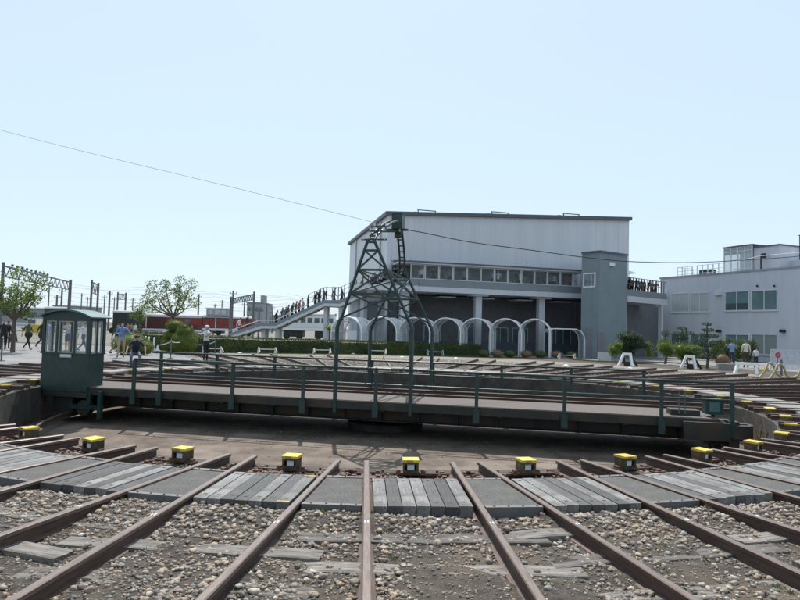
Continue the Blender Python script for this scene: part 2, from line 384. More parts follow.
def stone_mat():
    m = bpy.data.materials.new('river_stone'); m.use_nodes = True; n = m.node_tree; L = n.links; N = n.nodes.new; b = n.nodes['Principled BSDF']
    g = N('ShaderNodeNewGeometry'); cr = N('ShaderNodeValToRGB'); e = cr.color_ramp; cols = [(0, (.1, .095, .095)), (.1, (.28, .25, .22)), (.24, (.42, .35, .27)), (.36, (.2, .185, .18)), (.5, (.5, .42, .33)), (.62, (.38, .27, .2)), (.72, (.3, .28, .27)), (.84, (.55, .49, .41)), (.93, (.24, .16, .115)), (1, (.62, .59, .54))]
    e.elements[0].color = (*cols[0][1], 1); e.elements[1].position = 1; e.elements[1].color = (*cols[-1][1], 1)
    for p, c in cols[1:-1]: x = e.elements.new(p); x.color = (*c, 1)
    L.new(g.outputs['Random Per Island'], cr.inputs[0]); hsS = .72
    tc = N('ShaderNodeTexCoord'); nz = N('ShaderNodeTexNoise'); nz.inputs['Scale'].default_value = 45; nz.inputs['Detail'].default_value = 5; L.new(tc.outputs['Object'], nz.inputs[0])
    mr = N('ShaderNodeMapRange'); mr.inputs[1].default_value = .3; mr.inputs[2].default_value = .7; mr.inputs[3].default_value = .46; mr.inputs[4].default_value = .95; L.new(nz.outputs[0], mr.inputs[0])
    hs = N('ShaderNodeHueSaturation'); hs.inputs['Saturation'].default_value = 1.12; L.new(mr.outputs[0], hs.inputs['Value']); L.new(cr.outputs[0], hs.inputs['Color']); L.new(hs.outputs[0], b.inputs['Base Color'])
    bp = N('ShaderNodeBump'); bp.inputs['Strength'].default_value = .4; bp.inputs['Distance'].default_value = .01; L.new(nz.outputs[0], bp.inputs['Height']); L.new(bp.outputs[0], b.inputs['Normal'])
    b.inputs['Roughness'].default_value = .8; return m
stm = stone_mat()
# rails of each slot for distance tests
SL = [(np.array([sin(R(slot_angle(k))), cos(R(slot_angle(k)))])) for k in range(-20, 20)]
def scatter(n, r0, r1, a0, a1, seed):
    q = np.random.default_rng(seed); r = np.sqrt(q.uniform(r0*r0, r1*r1, n)); a = np.radians(q.uniform(a0, a1, n))
    return CX+r*np.sin(a), CY+r*np.cos(a), q
def rail_dist(x, y):
    dx = x-CX; dy = y-CY; best = np.full(x.shape, 9.0); centre = np.full(x.shape, 9.0)
    for d in SL:
        al = dx*d[0]+dy*d[1]; pe = dx*d[1]-dy*d[0]; ok = al > 0
        dd = np.where(ok, np.abs(np.abs(pe)-.5335), 9); best = np.minimum(best, dd); centre = np.minimum(centre, np.where(ok, np.abs(pe), 9))
    return best, centre
def near_field(n, size, dens, seed, r0=11.0, r1=16.4, a=33):
    x, y, q = scatter(n, r0, r1, A0-a, A0+a, seed)
    d, c = rail_dist(x, y); r = np.hypot(x-CX, y-CY)
    keep = (d > .055+size*.5) & (q.random(n) < dens(x, y, r, d, c))
    keep &= (y > .9)
    x, y = x[keep], y[keep]; return np.stack([x, y, gh(x, y)], -1), q
def d_big(x, y, r, d, c):
    p = np.clip((vn(x, y, 1.3)-.34)*3.2, .05, 1)*np.clip((vn(x+9, y, 3.7)-.18)*2, 0, 1)*np.where(c < .53, 1, .8)
    p += np.exp(-((r-11.25)/.42)**2)*1.1
    p += np.exp(-((d-.12)/.07)**2)*.7*np.clip((vn(x, y+30, .8)-.35)*3, 0, 1)
    return p
P, q = near_field(29000, .03, d_big, 1, r0=10.95); S = q.uniform(.011, .03, len(P)); S[q.random(len(P)) < .04] *= 1.35
stones('gravel', P, S, 2, stm, .62, label='tan and grey river stones strewn between the foreground rails')
P, q = near_field(60000, .015, lambda x, y, r, d, c: .35+.8*np.clip((vn(x, y, 1.7)-.35)*3, 0, 1), 2); S = q.uniform(.006, .017, len(P))
stones('fine_gravel', P, S, 1, stm, .7, label='small grey and brown pebbles on the dark foreground soil')
P, q = near_field(60000, .006, lambda x, y, r, d, c: .8, 3, r1=16); S = q.uniform(.003, .0075, len(P))
stones('grit', P, S, 1, stm, .8, smooth=False, label='fine grit scattered over the foreground soil')
q = np.random.default_rng(44); n = 2600; r_ = np.sqrt(q.uniform(2, 8.85**2, n)); a_ = q.uniform(0, 2*pi, n)
stones('pit_grit', np.stack([CX+r_*np.sin(a_), CY+r_*np.cos(a_), np.full(n, -1.0)], -1), q.uniform(.006, .02, n), 1, stm, .6, label='loose grit scattered over the turntable pit floor')
# coping zone, and coarse gravel around the pit further off
x, y, q = scatter(9000, 9.2, 9.85, 60, 300, 4); d, c = rail_dist(x, y); k_ = (d > .06) & (np.abs(c) > .05); x, y = x[k_], y[k_]
stones('edge_gravel', np.stack([x, y, gh(x, y)], -1), q.uniform(.008, .026, len(x)), 1, stm, .6, label='rusty gravel along the near pit edge')
x, y, q = scatter(34000, 9.3, 22, -100, 100, 5); d, c = rail_dist(x, y); r = np.hypot(x-CX, y-CY); k_ = (d > .06) & ((r < 9.9) | (r > 11.3)) & ((r < 15.6) | (np.degrees(np.arctan2(x-CX, y-CY)) > -34)); x, y = x[k_], y[k_]
stones('yard_gravel', np.stack([x, y, gh(x, y)], -1), q.uniform(.015, .045, len(x)), 1, stm, .6, label='pale gravel between the tracks beyond the bridge')
x, y, q = scatter(9000, 11.3, 22, 100, 145, 6); x2, y2, q2 = scatter(9000, 11.3, 20, 215, 262, 8); x = np.r_[x, x2]; y = np.r_[y, y2]; d, c = rail_dist(x, y); k_ = d > .06; x, y = x[k_], y[k_]
stones('side_gravel', np.stack([x, y, gh(x, y)], -1), q.uniform(.015, .04, len(x)), 1, stm, .6, label='pale gravel between the tracks at either side')
# ------------------------------------------------------------------ foliage helpers
def leafmat(name, c, c2, tr=.35): return mat(name, c, .6, 0, c2=c2, scale=.9, island=.35, transl=tr, detail=3)
lf_tree = leafmat('tree_leaves', (.07, .12, .025), (.16, .22, .05), .45)
lf_hedge = leafmat('hedge_leaves', (.035, .06, .018), (.09, .115, .03), .2)
lf_top = leafmat('topiary_leaves', (.085, .125, .015), (.17, .2, .035), .3)
lf_lime = leafmat('lime_leaves', (.1, .16, .02), (.2, .26, .05), .4)
lf_pine = leafmat('pine_needles', (.02, .045, .018), (.05, .085, .03), .15)
lf_dry = leafmat('dry_weed', (.16, .11, .06), (.3, .22, .13), .3)
lf_grass = leafmat('grass_blades', (.07, .1, .025), (.15, .16, .06), .3)
bark = mat('bark', (.07, .055, .042), .95, c2=(.14, .115, .09), scale=9, bump=.8, bscale=25, stretch=(2, 2, .5))
def leaves(P, size, q, up=.0, aspect=.55):
    """small folded quads at points P"""
    n = len(P); d = q.normal(size=(n, 3)); d[:, 2] += up; d /= np.linalg.norm(d, axis=1)[:, None]
    e = q.normal(size=(n, 3)); e -= (e*d).sum(1)[:, None]*d; e /= np.linalg.norm(e, axis=1)[:, None]
    f = np.cross(d, e); s = size*q.uniform(.6, 1.3, n)[:, None]
    V = np.stack([P-d*s*.5, P+e*s*aspect*.5+f*s*.1, P+d*s*.5, P-e*s*aspect*.5+f*s*.1], 1)
    F = np.arange(n*4).reshape(n, 4); return V.reshape(-1, 3), F
def in_ball(n, q, shell=.35):
    d = q.normal(size=(n, 3)); d /= np.linalg.norm(d, axis=1)[:, None]; return d*(q.uniform(shell, 1, n)**.5)[:, None]
def foliage(name, parent, clumps, dens, size, m, seed=0, shell=.35, up=0, core=None):
    q = np.random.default_rng(seed); Ps = []
    for (c, r) in clumps:
        r = np.array(r if hasattr(r, '__len__') else (r, r, r)); n = int(dens*(r[0]*r[1]+r[1]*r[2]+r[0]*r[2])/3*4+8)
        P = in_ball(n, q, shell)*(1+(.15 if shell < .6 else .03)*q.normal(size=(n, 1)))*r+np.array(c); Ps.append(P)
    V, F = leaves(np.concatenate(Ps), size, q, up); mats = [m]
    me = npmesh(name, V, F, mats); o = bpy.data.objects.new(name, me); col.objects.link(o)
    if parent: o.parent = parent
    return o
def grow_tree(name, label, cat, base, h, spread, seed, lm, trunk_r, nb, clump_r, dens, leaf, first=.35, lean=(0, 0), twigs=3, group=None):
    q = random.Random(seed); t = thing(name, label, cat, base, 0, group); b = MB(); cl = []
    T = Vector((lean[0], lean[1], h*first)); b.tube([(0, 0, -.1), (T.x*.4, T.y*.4, T.z*.5), T], [trunk_r*1.25, trunk_r, trunk_r*.8], bark, 8)
    for i in range(nb):
        a = 2*pi*i/nb+q.uniform(-.4, .4); rr = spread*q.uniform(.5, 1); zz = h*q.uniform(.62, 1)
        if i == 0: rr *= .2; zz = h
        E = Vector((T.x+rr*cos(a), T.y+rr*sin(a), zz)); mid = T.lerp(E, .5)+Vector((q.uniform(-.1, .1)*spread, q.uniform(-.1, .1)*spread, -.05*h))
        b.tube([T, mid, E], [trunk_r*.6, trunk_r*.38, trunk_r*.14], bark, 6)
        cl.append((tuple(E), clump_r*q.uniform(.7, 1.15)))
        for j in range(twigs):
            s_ = q.uniform(.35, .9); B = (T.lerp(mid, s_*2) if s_ < .5 else mid.lerp(E, s_*2-1)); dd = Vector((q.gauss(0, 1), q.gauss(0, 1), q.uniform(0, 1.2))).normalized()*spread*q.uniform(.2, .45)
            b.tube([B, B+dd*.5+Vector((0, 0, .03)), B+dd], [trunk_r*.25, trunk_r*.16, trunk_r*.07], bark, 5); cl.append((tuple(B+dd), clump_r*q.uniform(.45, .95)))
    b.build('trunk', t); foliage('crown', t, cl, dens, leaf, lm, seed); return t
# ------------------------------------------------------------------ plaza, roads
asphl = mat('plaza_asphalt', (.15, .15, .155), .95, c2=(.2, .198, .2), scale=2, bump=.3, bscale=60, c3=(.235, .23, .225), s3=.35)
def sheet(name, poly, z, m):
    b = MB(); b.add([(p[0], p[1], z) for p in poly], [tuple(range(len(poly)))], m); o = b.build(name)
    me = o.data; me.update()
    if me.polygons[0].normal.z < 0: me.flip_normals()
    return struct(o)
inner = [pol(15.8, a).xy for a in range(-88, -33, 4)]
sheet('plaza', [(-60, 10), (-60, 46)]+[(-8, 46), (-9.5, 36)]+inner[::-1]+[(-60, 14)][:0], G0+.012, asphl)
kb = MB()
for k in range(-22, -8):
    kb.bar(pol(15.75, k*4, G0+.03), pol(15.75, (k+1)*4, G0+.03), .12, conc, .1)
struct(kb.build('kerb'))
gv = mat('pale_gravel', (.16, .148, .128), .95, c2=(.27, .25, .215), scale=22, bump=.9, bscale=60, c3=(.13, .13, .09), s3=.5, detail=8)
sheet('gravel_bed', [pol(r_, a_).xy for (r_, a_) in [(17, -32), (22.6, -31), (24.5, -20), (26, -10), (26.5, 0), (26.5, 10), (26.5, 20), (25, 30), (24, 38), (24, 46), (24, 52), (17, 52), (17, 40), (17, 30), (17, 15), (17, 0), (17, -15)]], G0+.01, gv)
sheet('service_road', [(-8, 48.5), (-8, 43.4), (6, 46.6), (13, 44.5), (18, 39), (22, 36), (27, 31), (60, 25), (60, 44), (30, 47), (20, 50)], G0+.02, asphl)
gz = mat('far_ground', (.11, .11, .09), .95, c2=(.18, .17, .14), scale=.3)
sheet('far_yard', [(-160, 48.6), (-160, 300), (160, 300), (160, 50.5), (20, 50.5), (-8, 48.6)], G0+.008, gz)
# ------------------------------------------------------------------ turntable bridge
BA = R(-11.2)
br = thing('turntable_bridge', 'dark green girder turntable bridge spanning the round pit, with cab and lattice tower', 'turntable bridge', (CX, CY, 0), BA)
XL, XR, YN, YF = -8.62, 8.12, -2.2, 1.4
b = MB(); b.bb(XL, 7.65, YN+.02, -.62, -.13, -.06, deckm)
b.build('near_walkway', br)
b = MB(); b.bb(XL, XR, .62, YF, -.13, -.1, dark); b.build('far_walkway', br)
dkw = mat('tarred_timber', (.03, .026, .023), .9, c2=(.07, .06, .052), scale=6, bump=.4)
b = MB(); b.bb(-.1, .1, -.6, .6, -.32, -.145, dkw); bs = b.mesh('bridge_sleeper')
b = MB(); b.bb(XL+.05, XR-.05, -1.55, .98, -.4, -.33, dark); b.build('light_block_plate', br)  # solid plate added to stop sunlight leaking between the sleepers
for i in range(48): inst('bridge_sleeper', bs, br, (XL+.2+i*.345, 0, 0))
for s in (-1, 1):
    b = MB(); T = Matrix.Rotation(-pi/2, 4, 'Z'); bb = MB(); bb.prism(prof, XL, XR+.3, rust); vs = [Vector((v[1], v[0]+s*.5335, v[2])) for v in bb.v]; b.add(vs, [f[::-1] for f in bb.f], rust); b.build('rail', br)
for (y, nm) in ((-1.62, 'near_girder'), (1.0, 'far_girder')):
    b = MB(); b.bb(XL+.4, XR-.1, y-.012, y+.012, -.56, -.14, dark); b.bb(XL+.4, XR-.1, y-.15, y+.15, -.58, -.56, dark); b.bb(XL+.4, XR-.1, y-.15, y+.15, -.14, -.131, dark)
    for i in range(18): x = XL+.6+i*.92; b.bb(x-.01, x+.01, y-.13, y+.13, -.555, -.145, dark)
    b.build(nm, br)
for i in range(12):
    b = MB(); x = XL+.9+i*1.35; b.bb(x-.05, x+.05, YN+.05, -1.78, -.30, -.135, dark); b.build('bracket', br)
b = MB(); b.bb(XL, 7.66, YN-.012, YN+.012, -.26, -.075, dark); b.build('near_fascia', br)
b = MB(); b.bb(XL, XR, YF-.012, YF+.012, -.26, -.075, dark); b.build('far_fascia', br)
b = MB(); b.cyl((0, 0, -.98), (0, 0, -.8), 1.0, concd, 32); b.cyl((0, 0, -.8), (0, 0, -.3), .42, dark, 24); b.build('centre_pivot', br)
# end trucks with wheels
for (x, sgn) in ((XL+.35, -1), (XR-.35, 1)):
    b = MB(); b.bb(x-.28, x+.28, -2.1, 1.3, -.62, -.3, dark); b.bb(x-.45, x+.45, -2.12, -1.9, -.5, -.15, dark)
    b.bb(x+sgn*.15-.1, x+sgn*.15+.1, -2.25, -2.0, -.75, -.1, dark)
    tr = b.build('end_truck', br)
    for y in (-1.45, 1.0):
        b = MB(); b.cyl((x-.07, y, -.60), (x+.07, y, -.60), .26, rustd, 20); b.cyl((x-.1, y, -.60), (x+.1, y, -.60), .08, dark, 12); b.build('wheel', tr)
b = MB(); b.bb(XR-1.2, XR-.3, -2.35, -1.7, -.5, -.13, dark); b.cyl((XR-.1, -2.0, -.45), (XR-.1, -2.0, -.17), .33, dark, 18); b.build('drive_housing', br)
# handrails
def handrail(y, posts, name, x0, x1, zt=.70, zm=.34, drop=.42, w_=.075):
    b = MB(); b.tube([(x0, y, zt), (x1, y, zt)], .028, teal, 10); top = b.build(name, br)
    b = MB(); b.tube([(x0, y, zm), (x1, y, zm)], .02, teal, 8); b.build('middle_rail', top)
    for px_ in posts:
        b = MB(); b.box((px_, y-.02 if y < 0 else y+.02, (zt-.02-drop)/2), (w_, .07, zt-.02+drop), teal); b.bb(px_-.07, px_+.07, y-.075 if y < 0 else y+.06, y-.06 if y < 0 else y+.075, -drop, -.12, teal); b.build('post', top)
posts = []
for x in (139, 165, 237, 307, 379, 479, 566, 662, 732):
    u = (x-400)/FPX; X = u*14.5/(1+.198*u); Yp = 14.5-.198*X; posts.append((X-CX)*cos(BA)+(Yp-CY)*sin(BA))
handrail(YN-.03, posts, 'near_handrail', posts[0]-.02, posts[-1]+.08)
handrail(YF+.03, [-7.6, -5.7, -3.8, -1.9, -.76, 1.05, 3.0, 4.9, 6.8], 'far_handrail', -7.9, 6.85)
# cab
XC0, XC1, YC0, YC1 = -8.72, -7.34, -2.26, -1.66
b = MB(); b.bb(XC0, XC1, YC0, YC0+.04, -.2, .76, teal); b.bb(XC0, XC1, YC1-.04, YC1, -.2, .76, teal)
b.bb(XC0, XC0+.04, YC0+.04, YC1-.04, -.2, .76, teal); b.bb(XC1-.04, XC1, YC0+.04, YC1-.04, -.2, .76, teal); b.bb(XC0+.04, XC1-.04, YC0+.04, YC1-.04, -.2, -.16, teal)
b.bb(XC0-.03, XC1+.03, YC0-.03, YC1+.03, .76, .79, teal)
for (x, y) in ((XC0+.03, YC0+.03), (XC1-.03, YC0+.03), (XC0+.03, YC1-.03), (XC1-.03, YC1-.03)): b.bb(x-.045, x+.045, y-.045, y+.045, .79, 1.68, teal)
for x in (XC0+.42, XC0+.94): b.bb(x-.03, x+.03, YC0, YC0+.05, .79, 1.68, teal); b.bb(x-.03, x+.03, YC1-.05, YC1, .79, 1.68, teal)
for x in (XC0+.02, XC1-.02): b.bb(x-.022, x+.022, (YC0+YC1)/2-.025, (YC0+YC1)/2+.025, .79, 1.68, teal)
b.bb(XC0-.01, XC1+.01, YC0-.01, YC0+.05, 1.62, 1.76, teal); b.bb(XC0-.01, XC1+.01, YC1-.05, YC1+.01, 1.62, 1.76, teal); b.bb(XC0-.01, XC0+.05, YC0+.05, YC1-.05, 1.62, 1.76, teal); b.bb(XC1-.05, XC1+.01, YC0+.05, YC1-.05, 1.62, 1.76, teal)
cab = b.build('operator_cab', br)
b = MB(); n = 14; xm = (XC0+XC1)/2; hw = (XC1-XC0)/2+.1; o_ = []; i_ = []
for i in range(n+1):
    t = -1+2*i/n; o_.append((xm+hw*t, 1.72+.19*(1-t*t)+.012)); i_.append((xm+hw*t, 1.70+.18*(1-t*t)))
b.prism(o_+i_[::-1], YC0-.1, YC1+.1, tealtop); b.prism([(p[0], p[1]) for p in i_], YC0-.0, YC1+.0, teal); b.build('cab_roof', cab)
gl = glass('cab_glass', (.6, .66, .66), .05)
wf = mat('cab_window_frame', (.33, .35, .34), .5, var=.1)
def frame(b, p0, p1, z0, z1, y, m, axis='x', w_=.025, d=.03):
    if axis == 'x':
        b.bb(p0, p0+w_, y-d/2, y+d/2, z0, z1, m); b.bb(p1-w_, p1, y-d/2, y+d/2, z0, z1, m); b.bb(p0+w_, p1-w_, y-d/2, y+d/2, z0, z0+w_, m); b.bb(p0+w_, p1-w_, y-d/2, y+d/2, z1-w_, z1, m)
    else:
        b.bb(y-d/2, y+d/2, p0, p0+w_, z0, z1, m); b.bb(y-d/2, y+d/2, p1-w_, p1, z0, z1, m); b.bb(y-d/2, y+d/2, p0+w_, p1-w_, z0, z0+w_, m); b.bb(y-d/2, y+d/2, p0+w_, p1-w_, z1-w_, z1, m)
xs = [(XC0+.085, XC0+.385), (XC0+.455, XC0+.905), (XC0+.975, XC1-.085)]
for yy in (YC0+.025, YC1-.025):
    for (a_, c_) in xs:
        b = MB(); frame(b, a_, c_, .795, 1.615, yy, wf); b.bb(a_+.02, c_-.02, yy-.003, yy+.003, .815, 1.6, gl); b.build('cab_window', cab)
for xx in (XC0+.025, XC1-.025):
    for (a_, c_) in ((YC0+.085, (YC0+YC1)/2-.03), ((YC0+YC1)/2+.03, YC1-.085)):
        b = MB(); frame(b, a_, c_, .795, 1.615, xx, wf, 'y'); b.bb(xx-.003, xx+.003, a_+.02, c_-.02, .815, 1.6, gl); b.build('cab_window', cab)
b = MB(); b.box((XC0+.72, YC0-.015, .72), (.34, .015, .1), wf); b.box((XC0+.72, YC0-.024, .72), (.3, .004, .06), cream); b.build('name_plate', cab)
b = MB(); b.bb(XC0+.1, XC1+.05, YC0+.0, YC1, -.34, -.21, dark); b.bb(XC0+.3, XC0+.9, YC0+.1, YC1, -.75, -.35, dark); b.cyl((XC1-.1, YC0+.02, -.6), (XC1-.1, YC0+.2, -.6), .2, dark, 16); b.bb(XC1-.5, XC1+.45, YC0+.0, YC0+.08, -.62, -.52, teal); b.bb(XC1+.35, XC1+.45, YC0-.05, YC0+.05, -.85, -.15, teal); b.bb(XC1+.0, XC1+.1, YC0+.0, YC0+.08, -.5, -.2, teal); b.build('cab_undercarriage', cab)
b = MB(); b.box((XC0-.35, YC0+.3, -.2), (.6, .4, .04), tealtop); b.build('cab_step', cab)
# control cabinet at right end
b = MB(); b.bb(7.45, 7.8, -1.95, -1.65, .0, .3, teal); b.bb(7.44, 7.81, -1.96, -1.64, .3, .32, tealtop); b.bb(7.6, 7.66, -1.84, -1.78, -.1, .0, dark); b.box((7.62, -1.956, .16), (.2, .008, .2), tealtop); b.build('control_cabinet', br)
b = MB(); b.bb(6.75, 7.35, -1.9, -1.5, -.06, .06, dark); b.cyl((6.9, -2, .0), (6.9, -2, .45), .012, tealtop, 6); b.cyl((7.02, -2, .0), (7.02, -2, .45), .012, tealtop, 6); b.build('lever_frame', br)
# feed tower
tb = MB()
def seg(p, q, w_=.06): tb.bar(p, q, w_, teal)
TX0, TX1, TYn, TYf = -.76, 1.05, -2.2, 1.1
XA = .145
legs = []
b = MB()
for (yy, ze, apx, apz) in ((TYn, 1.75, -.0, 3.74), (TYf, 1.70, .12, 3.35)):
    for x in (TX0, TX1):
        lb = MB(); s = 1 if x > XA else -1
        if yy > 0: zt = .06
        pts = [(x, yy, -.35), (x, yy, ze-.12), (x-s*.03, yy, ze), (x-s*.1, yy, ze+.12)]
        lb.tube(pts, .05, teal, 8)
        lb.tube([pts[-1], (apx+s*.07, yy, apz)], .04, teal, 6)
        lb.build('leg', None); legs.append(bpy.data.objects[-1] if False else None)
# (legs are re-parented below)
tower = None
for o in list(col.objects):
    if o.name.startswith('leg') and o.parent is None and o.type == 'MESH': legs.append(o)
legs = [o for o in legs if o is not None]
def lerp_leg(x, ze, apx, apz, z):
    s = 1 if x > XA else -1; z0 = ze+.12; t = (z-z0)/(apz-z0); return (x-s*.1)+((apx+s*.07)-(x-s*.1))*t
b = MB()
for (yy, ze, apx, apz, lv) in ((TYn, 1.75, 0, 3.74, [1.87, 2.45, 3.02, 3.48, 3.68]), (TYf, 1.70, .12, 3.35, [1.82, 2.5, 3.05, 3.3])):
    for i in range(len(lv)):
        z = lv[i]; xa, xb = lerp_leg(TX0, ze, apx, apz, z), lerp_leg(TX1, ze, apx, apz, z)
        if i > 0: b.bar((xa, yy, z), (xb, yy, z), .05, teal)
        if i < len(lv)-1 and lv[i+1]-z > .3:
            z2 = lv[i+1]; xc, xd = lerp_leg(TX0, ze, apx, apz, z2), lerp_leg(TX1, ze, apx, apz, z2)
            b.bar((xa, yy-.02, z), (xd, yy-.02, z2), .04, teal); b.bar((xb, yy+.02, z), (xc, yy+.02, z2), .04, teal)
for x in (TX0, TX1):
    for (za, zb, t) in ((2.45, 2.5, 0), (3.02, 3.05, 0), (2.45, 3.05, 0), (3.02, 2.5, 0)):
        xa = lerp_leg(x, 1.75, 0, 3.74, za); xb = lerp_leg(x, 1.70, .12, 3.35, zb); b.bar((xa, TYn, za), (xb, TYf, zb), .035, teal)
twr = b.build('feed_tower', br)
for o in legs: o.parent = twr
# curved ladder heads
def ladder(pts, w_, m, rungs=True):
    b = MB(); L_ = [Vector(p)-Vector((w_/2, 0, 0)) for p in pts]; R_ = [Vector(p)+Vector((w_/2, 0, 0)) for p in pts]
    b.tube(L_, .032, m, 6); b.tube(R_, .032, m, 6)
    for i in range(len(pts)-1):
        for t in (0, .5): b.bar(L_[i].lerp(L_[i+1], t), R_[i].lerp(R_[i+1], t), .035, m)
    return b
ladder([(0, TYn, 3.68), (.02, TYn+.15, 3.85), (.1, TYn+.6, 4.1), (.16, TYn+1.2, 4.35), (.2, -.45, 4.5)], .15, teal).build('near_ladder_head', twr)
ladder([(.12, TYf, 3.3), (.13, TYf-.08, 3.7), (.14, TYf-.3, 4.0), (.16, .45, 4.3), (.2, .1, 4.5)], .14, teal).build('far_ladder_head', twr)
b = MB(); b.bb(.08, .36, -.3, .15, 4.32, 4.72, teal); b.cyl((.22, -.08, 4.1), (.22, -.08, 4.32), .1, dark, 14); b.bb(-.1, .5, -.2, -.1, 4.28, 4.33, teal); b.bb(.06, .38, -.32, .17, 4.72, 4.74, tealtop); b.build('slip_ring_box', twr)
for (y, z, w_) in ((TYn, 3.74, .62), (TYn+.25, 3.98, .4), (TYn+.6, 4.16, .35), (TYf-.1, 3.6, .5), (-.2, 4.25, .5)):
    b = MB(); b.bar((.08-w_/2, y, z), (.08+w_/2, y, z), .035, teal)
    for s in (-1, 1): b.cyl((.08+s*w_*.42, y, z), (.08+s*w_*.42, y, z+.08), .025, cream, 8)
    b.build('insulator_arm', twr)
# feed wires
def wire(name, label, pxs, A, B, r, cat='wire', m=black):
    pts = []
    A = Vector(A).to_2d() if len(A) > 2 else Vector(A); B = Vector(B)
    for (x, y) in pxs:
        d = ray(x, y); e = B-A   # intersection of plan ray with plan line
        den = d.x*e.y-d.y*e.x; t = (A.x*e.y-A.y*e.x)/den; pts.append(Vector((0, 0, 1.62))+d*t)
    b = MB(); b.tube(pts, r, m, 5); return tag(b.build(name), label, cat)
T0 = Matrix.Rotation(BA, 3, 'Z') @ Vector((.2, -.2, 0)) + Vector((CX, CY, 0))
def para(p, n=24):   # smooth through 3+ points (Lagrange-ish spline by catmull)
    out = []
    for i in range(len(p)-1):
        p0, p1, p2, p3 = p[max(i-1, 0)], p[i], p[i+1], p[min(i+2, len(p)-1)]
        for k in range(8):
            t = k/8; f = lambda a, b_, c, d: .5*((2*b_)+(-a+c)*t+(2*a-5*b_+4*c-d)*t*t+(-a+3*b_-3*c+d)*t**3)
            out.append((f(p0[0], p1[0], p2[0], p3[0]), f(p0[1], p1[1], p2[1], p3[1])))
    return out+[p[-1]]
wire('feed_wire', 'thin overhead wire rising from the tower top to the upper left sky', para([(391, 227), (372, 222), (280, 199), (190, 177), (90, 153), (0, 130), (-80, 108)]), (T0.x, T0.y), (-24, 28), .006)
wire('feed_cable', 'sagging cable from the tower top across the hall to the right', para([(397, 228.5), (420, 232), (470, 242), (530, 250), (582, 257), (630, 261.5), (690, 262.5), (745, 260), (800, 256), (880, 246)]), (T0.x, T0.y), (20, 26), .013)
# ------------------------------------------------------------------ hall
metalw = mat('pale_cladding', (.58, .6, .645), .45, .05, var=.05, scale=1.1, stretch=(1.5, 1.5, .12), detail=9, ribs=(0, .45, .6))
metals = mat('pale_cladding_side', (.58, .6, .645), .45, .05, var=.05, scale=1.1, stretch=(1.5, 1.5, .12), detail=9, ribs=(1, .45, .6))
trim = mat('dark_roof_trim', (.09, .10, .12), .5)
charc = mat('charcoal_wall', (.17, .17, .185), .7, var=.12, scale=1.5, ribs=(0, .5, .15))
greyp = mat('grey_parapet', (.19, .215, .24), .5, var=.06, scale=1)
slabm = mat('pale_slab', (.52, .54, .57), .6, var=.06)
wglass = mat('window_glass', (.10, .15, .17), .08, 0, var=.35, scale=.7, spec=.8)
HA = math.atan(.246)         # facade direction
D0 = PX(416, 291, 48)        # deck edge origin
hall = thing('exhibition_hall', 'large pale blue-grey hall with dark roof edge and raised glazed gallery', 'hall', (D0.x, D0.y, G0), HA)
def lx(x, yoff=0):   # local x of facade plane (offset yoff behind deck edge) hit by pixel column x at the horizon
    d = ray(x, 330+(x-400)*.028); o = Vector((D0.x, D0.y)); e = Vector((cos(HA), sin(HA))); nrm = Vector((-sin(HA), cos(HA))); o = o+nrm*yoff
    t = (o.x*e.y-o.y*e.x)/(d.x*e.y-d.y*e.x); P = Vector((d.x*t, d.y*t)); return (P-o).dot(e)
hz = lambda v: v-G0
x385, x628, x582 = lx(385, 2), lx(628, 2), lx(582)
HL, HD = 10.8, 18.8; HRt = 11.9
b = MB()
def wallquad(b, x0, x1, y, z0, za, zb, m, d=.2):
    b.add([(x0, y, z0), (x1, y, z0), (x1, y, zb), (x0, y, za), (x0, y+d, z0), (x1, y+d, z0), (x1, y+d, zb), (x0, y+d, za)], [(0, 1, 2, 3), (7, 6, 5, 4), (0, 4, 5, 1), (1, 5, 6, 2), (2, 6, 7, 3), (3, 7, 4, 0)], m)
wallquad(b, x385, x628, 2.0, hz(5.6), hz(HL), hz(HRt), metalw); b.build('front_wall', hall)
b = MB(); b.bb(x385+.003, x385+.2, 2.203, HD+2, 0, hz(HL)-.02, metals); b.build('side_wall', hall)
for y_ in (4.5, 16.5): b = MB(); b.cyl((x385-.08, y_, 0), (x385-.08, y_, hz(HL)-.1), .07, slabm, 8); b.build('downpipe', hall)
b = MB(); b.bb(x628-.2, x628-.003, 2.203, HD+2, 0, hz(HRt)-.02, metals); b.bb(x385+.2, x628-.2, HD+1.8, HD+2, 0, hz(HL), metalw); b.build('rear_wall', hall)
b = MB()
wallquad(b, x385-.25, x628+.15, 1.75, hz(HL)-.02, hz(HL)+.26, hz(HRt)+.26, trim, HD+.5)
rf = b.build('roof', hall)
# fix the roof's underside slope
me = rf.data
for v in me.vertices:
    if abs(v.co.z-(hz(HL)-.02)) < .01 and v.co.x > x385+1: v.co.z = hz(HRt)-.02
for xx in (421, 494, 565):
    x = lx(xx, 4); t = (x-x385)/(x628-x385); z = hz(HL)+(HRt-HL)*t+.26; b = MB()
    for s in (-1, 1):
        b.box((x+s*.75, 3.2, z+.18), (.07, .07, .4), trim); b.box((x+s*.75, 4.2, z+.18), (.07, .07, .4), trim)
    b.box((x, 3.2, z+.4), (1.6, .08, .07), trim); b.box((x, 4.2, z+.4), (1.6, .08, .07), trim); b.box((x, 3.7, z+.14), (1.3, .8, .24), cream)
    b.build('roof_vent', rf)
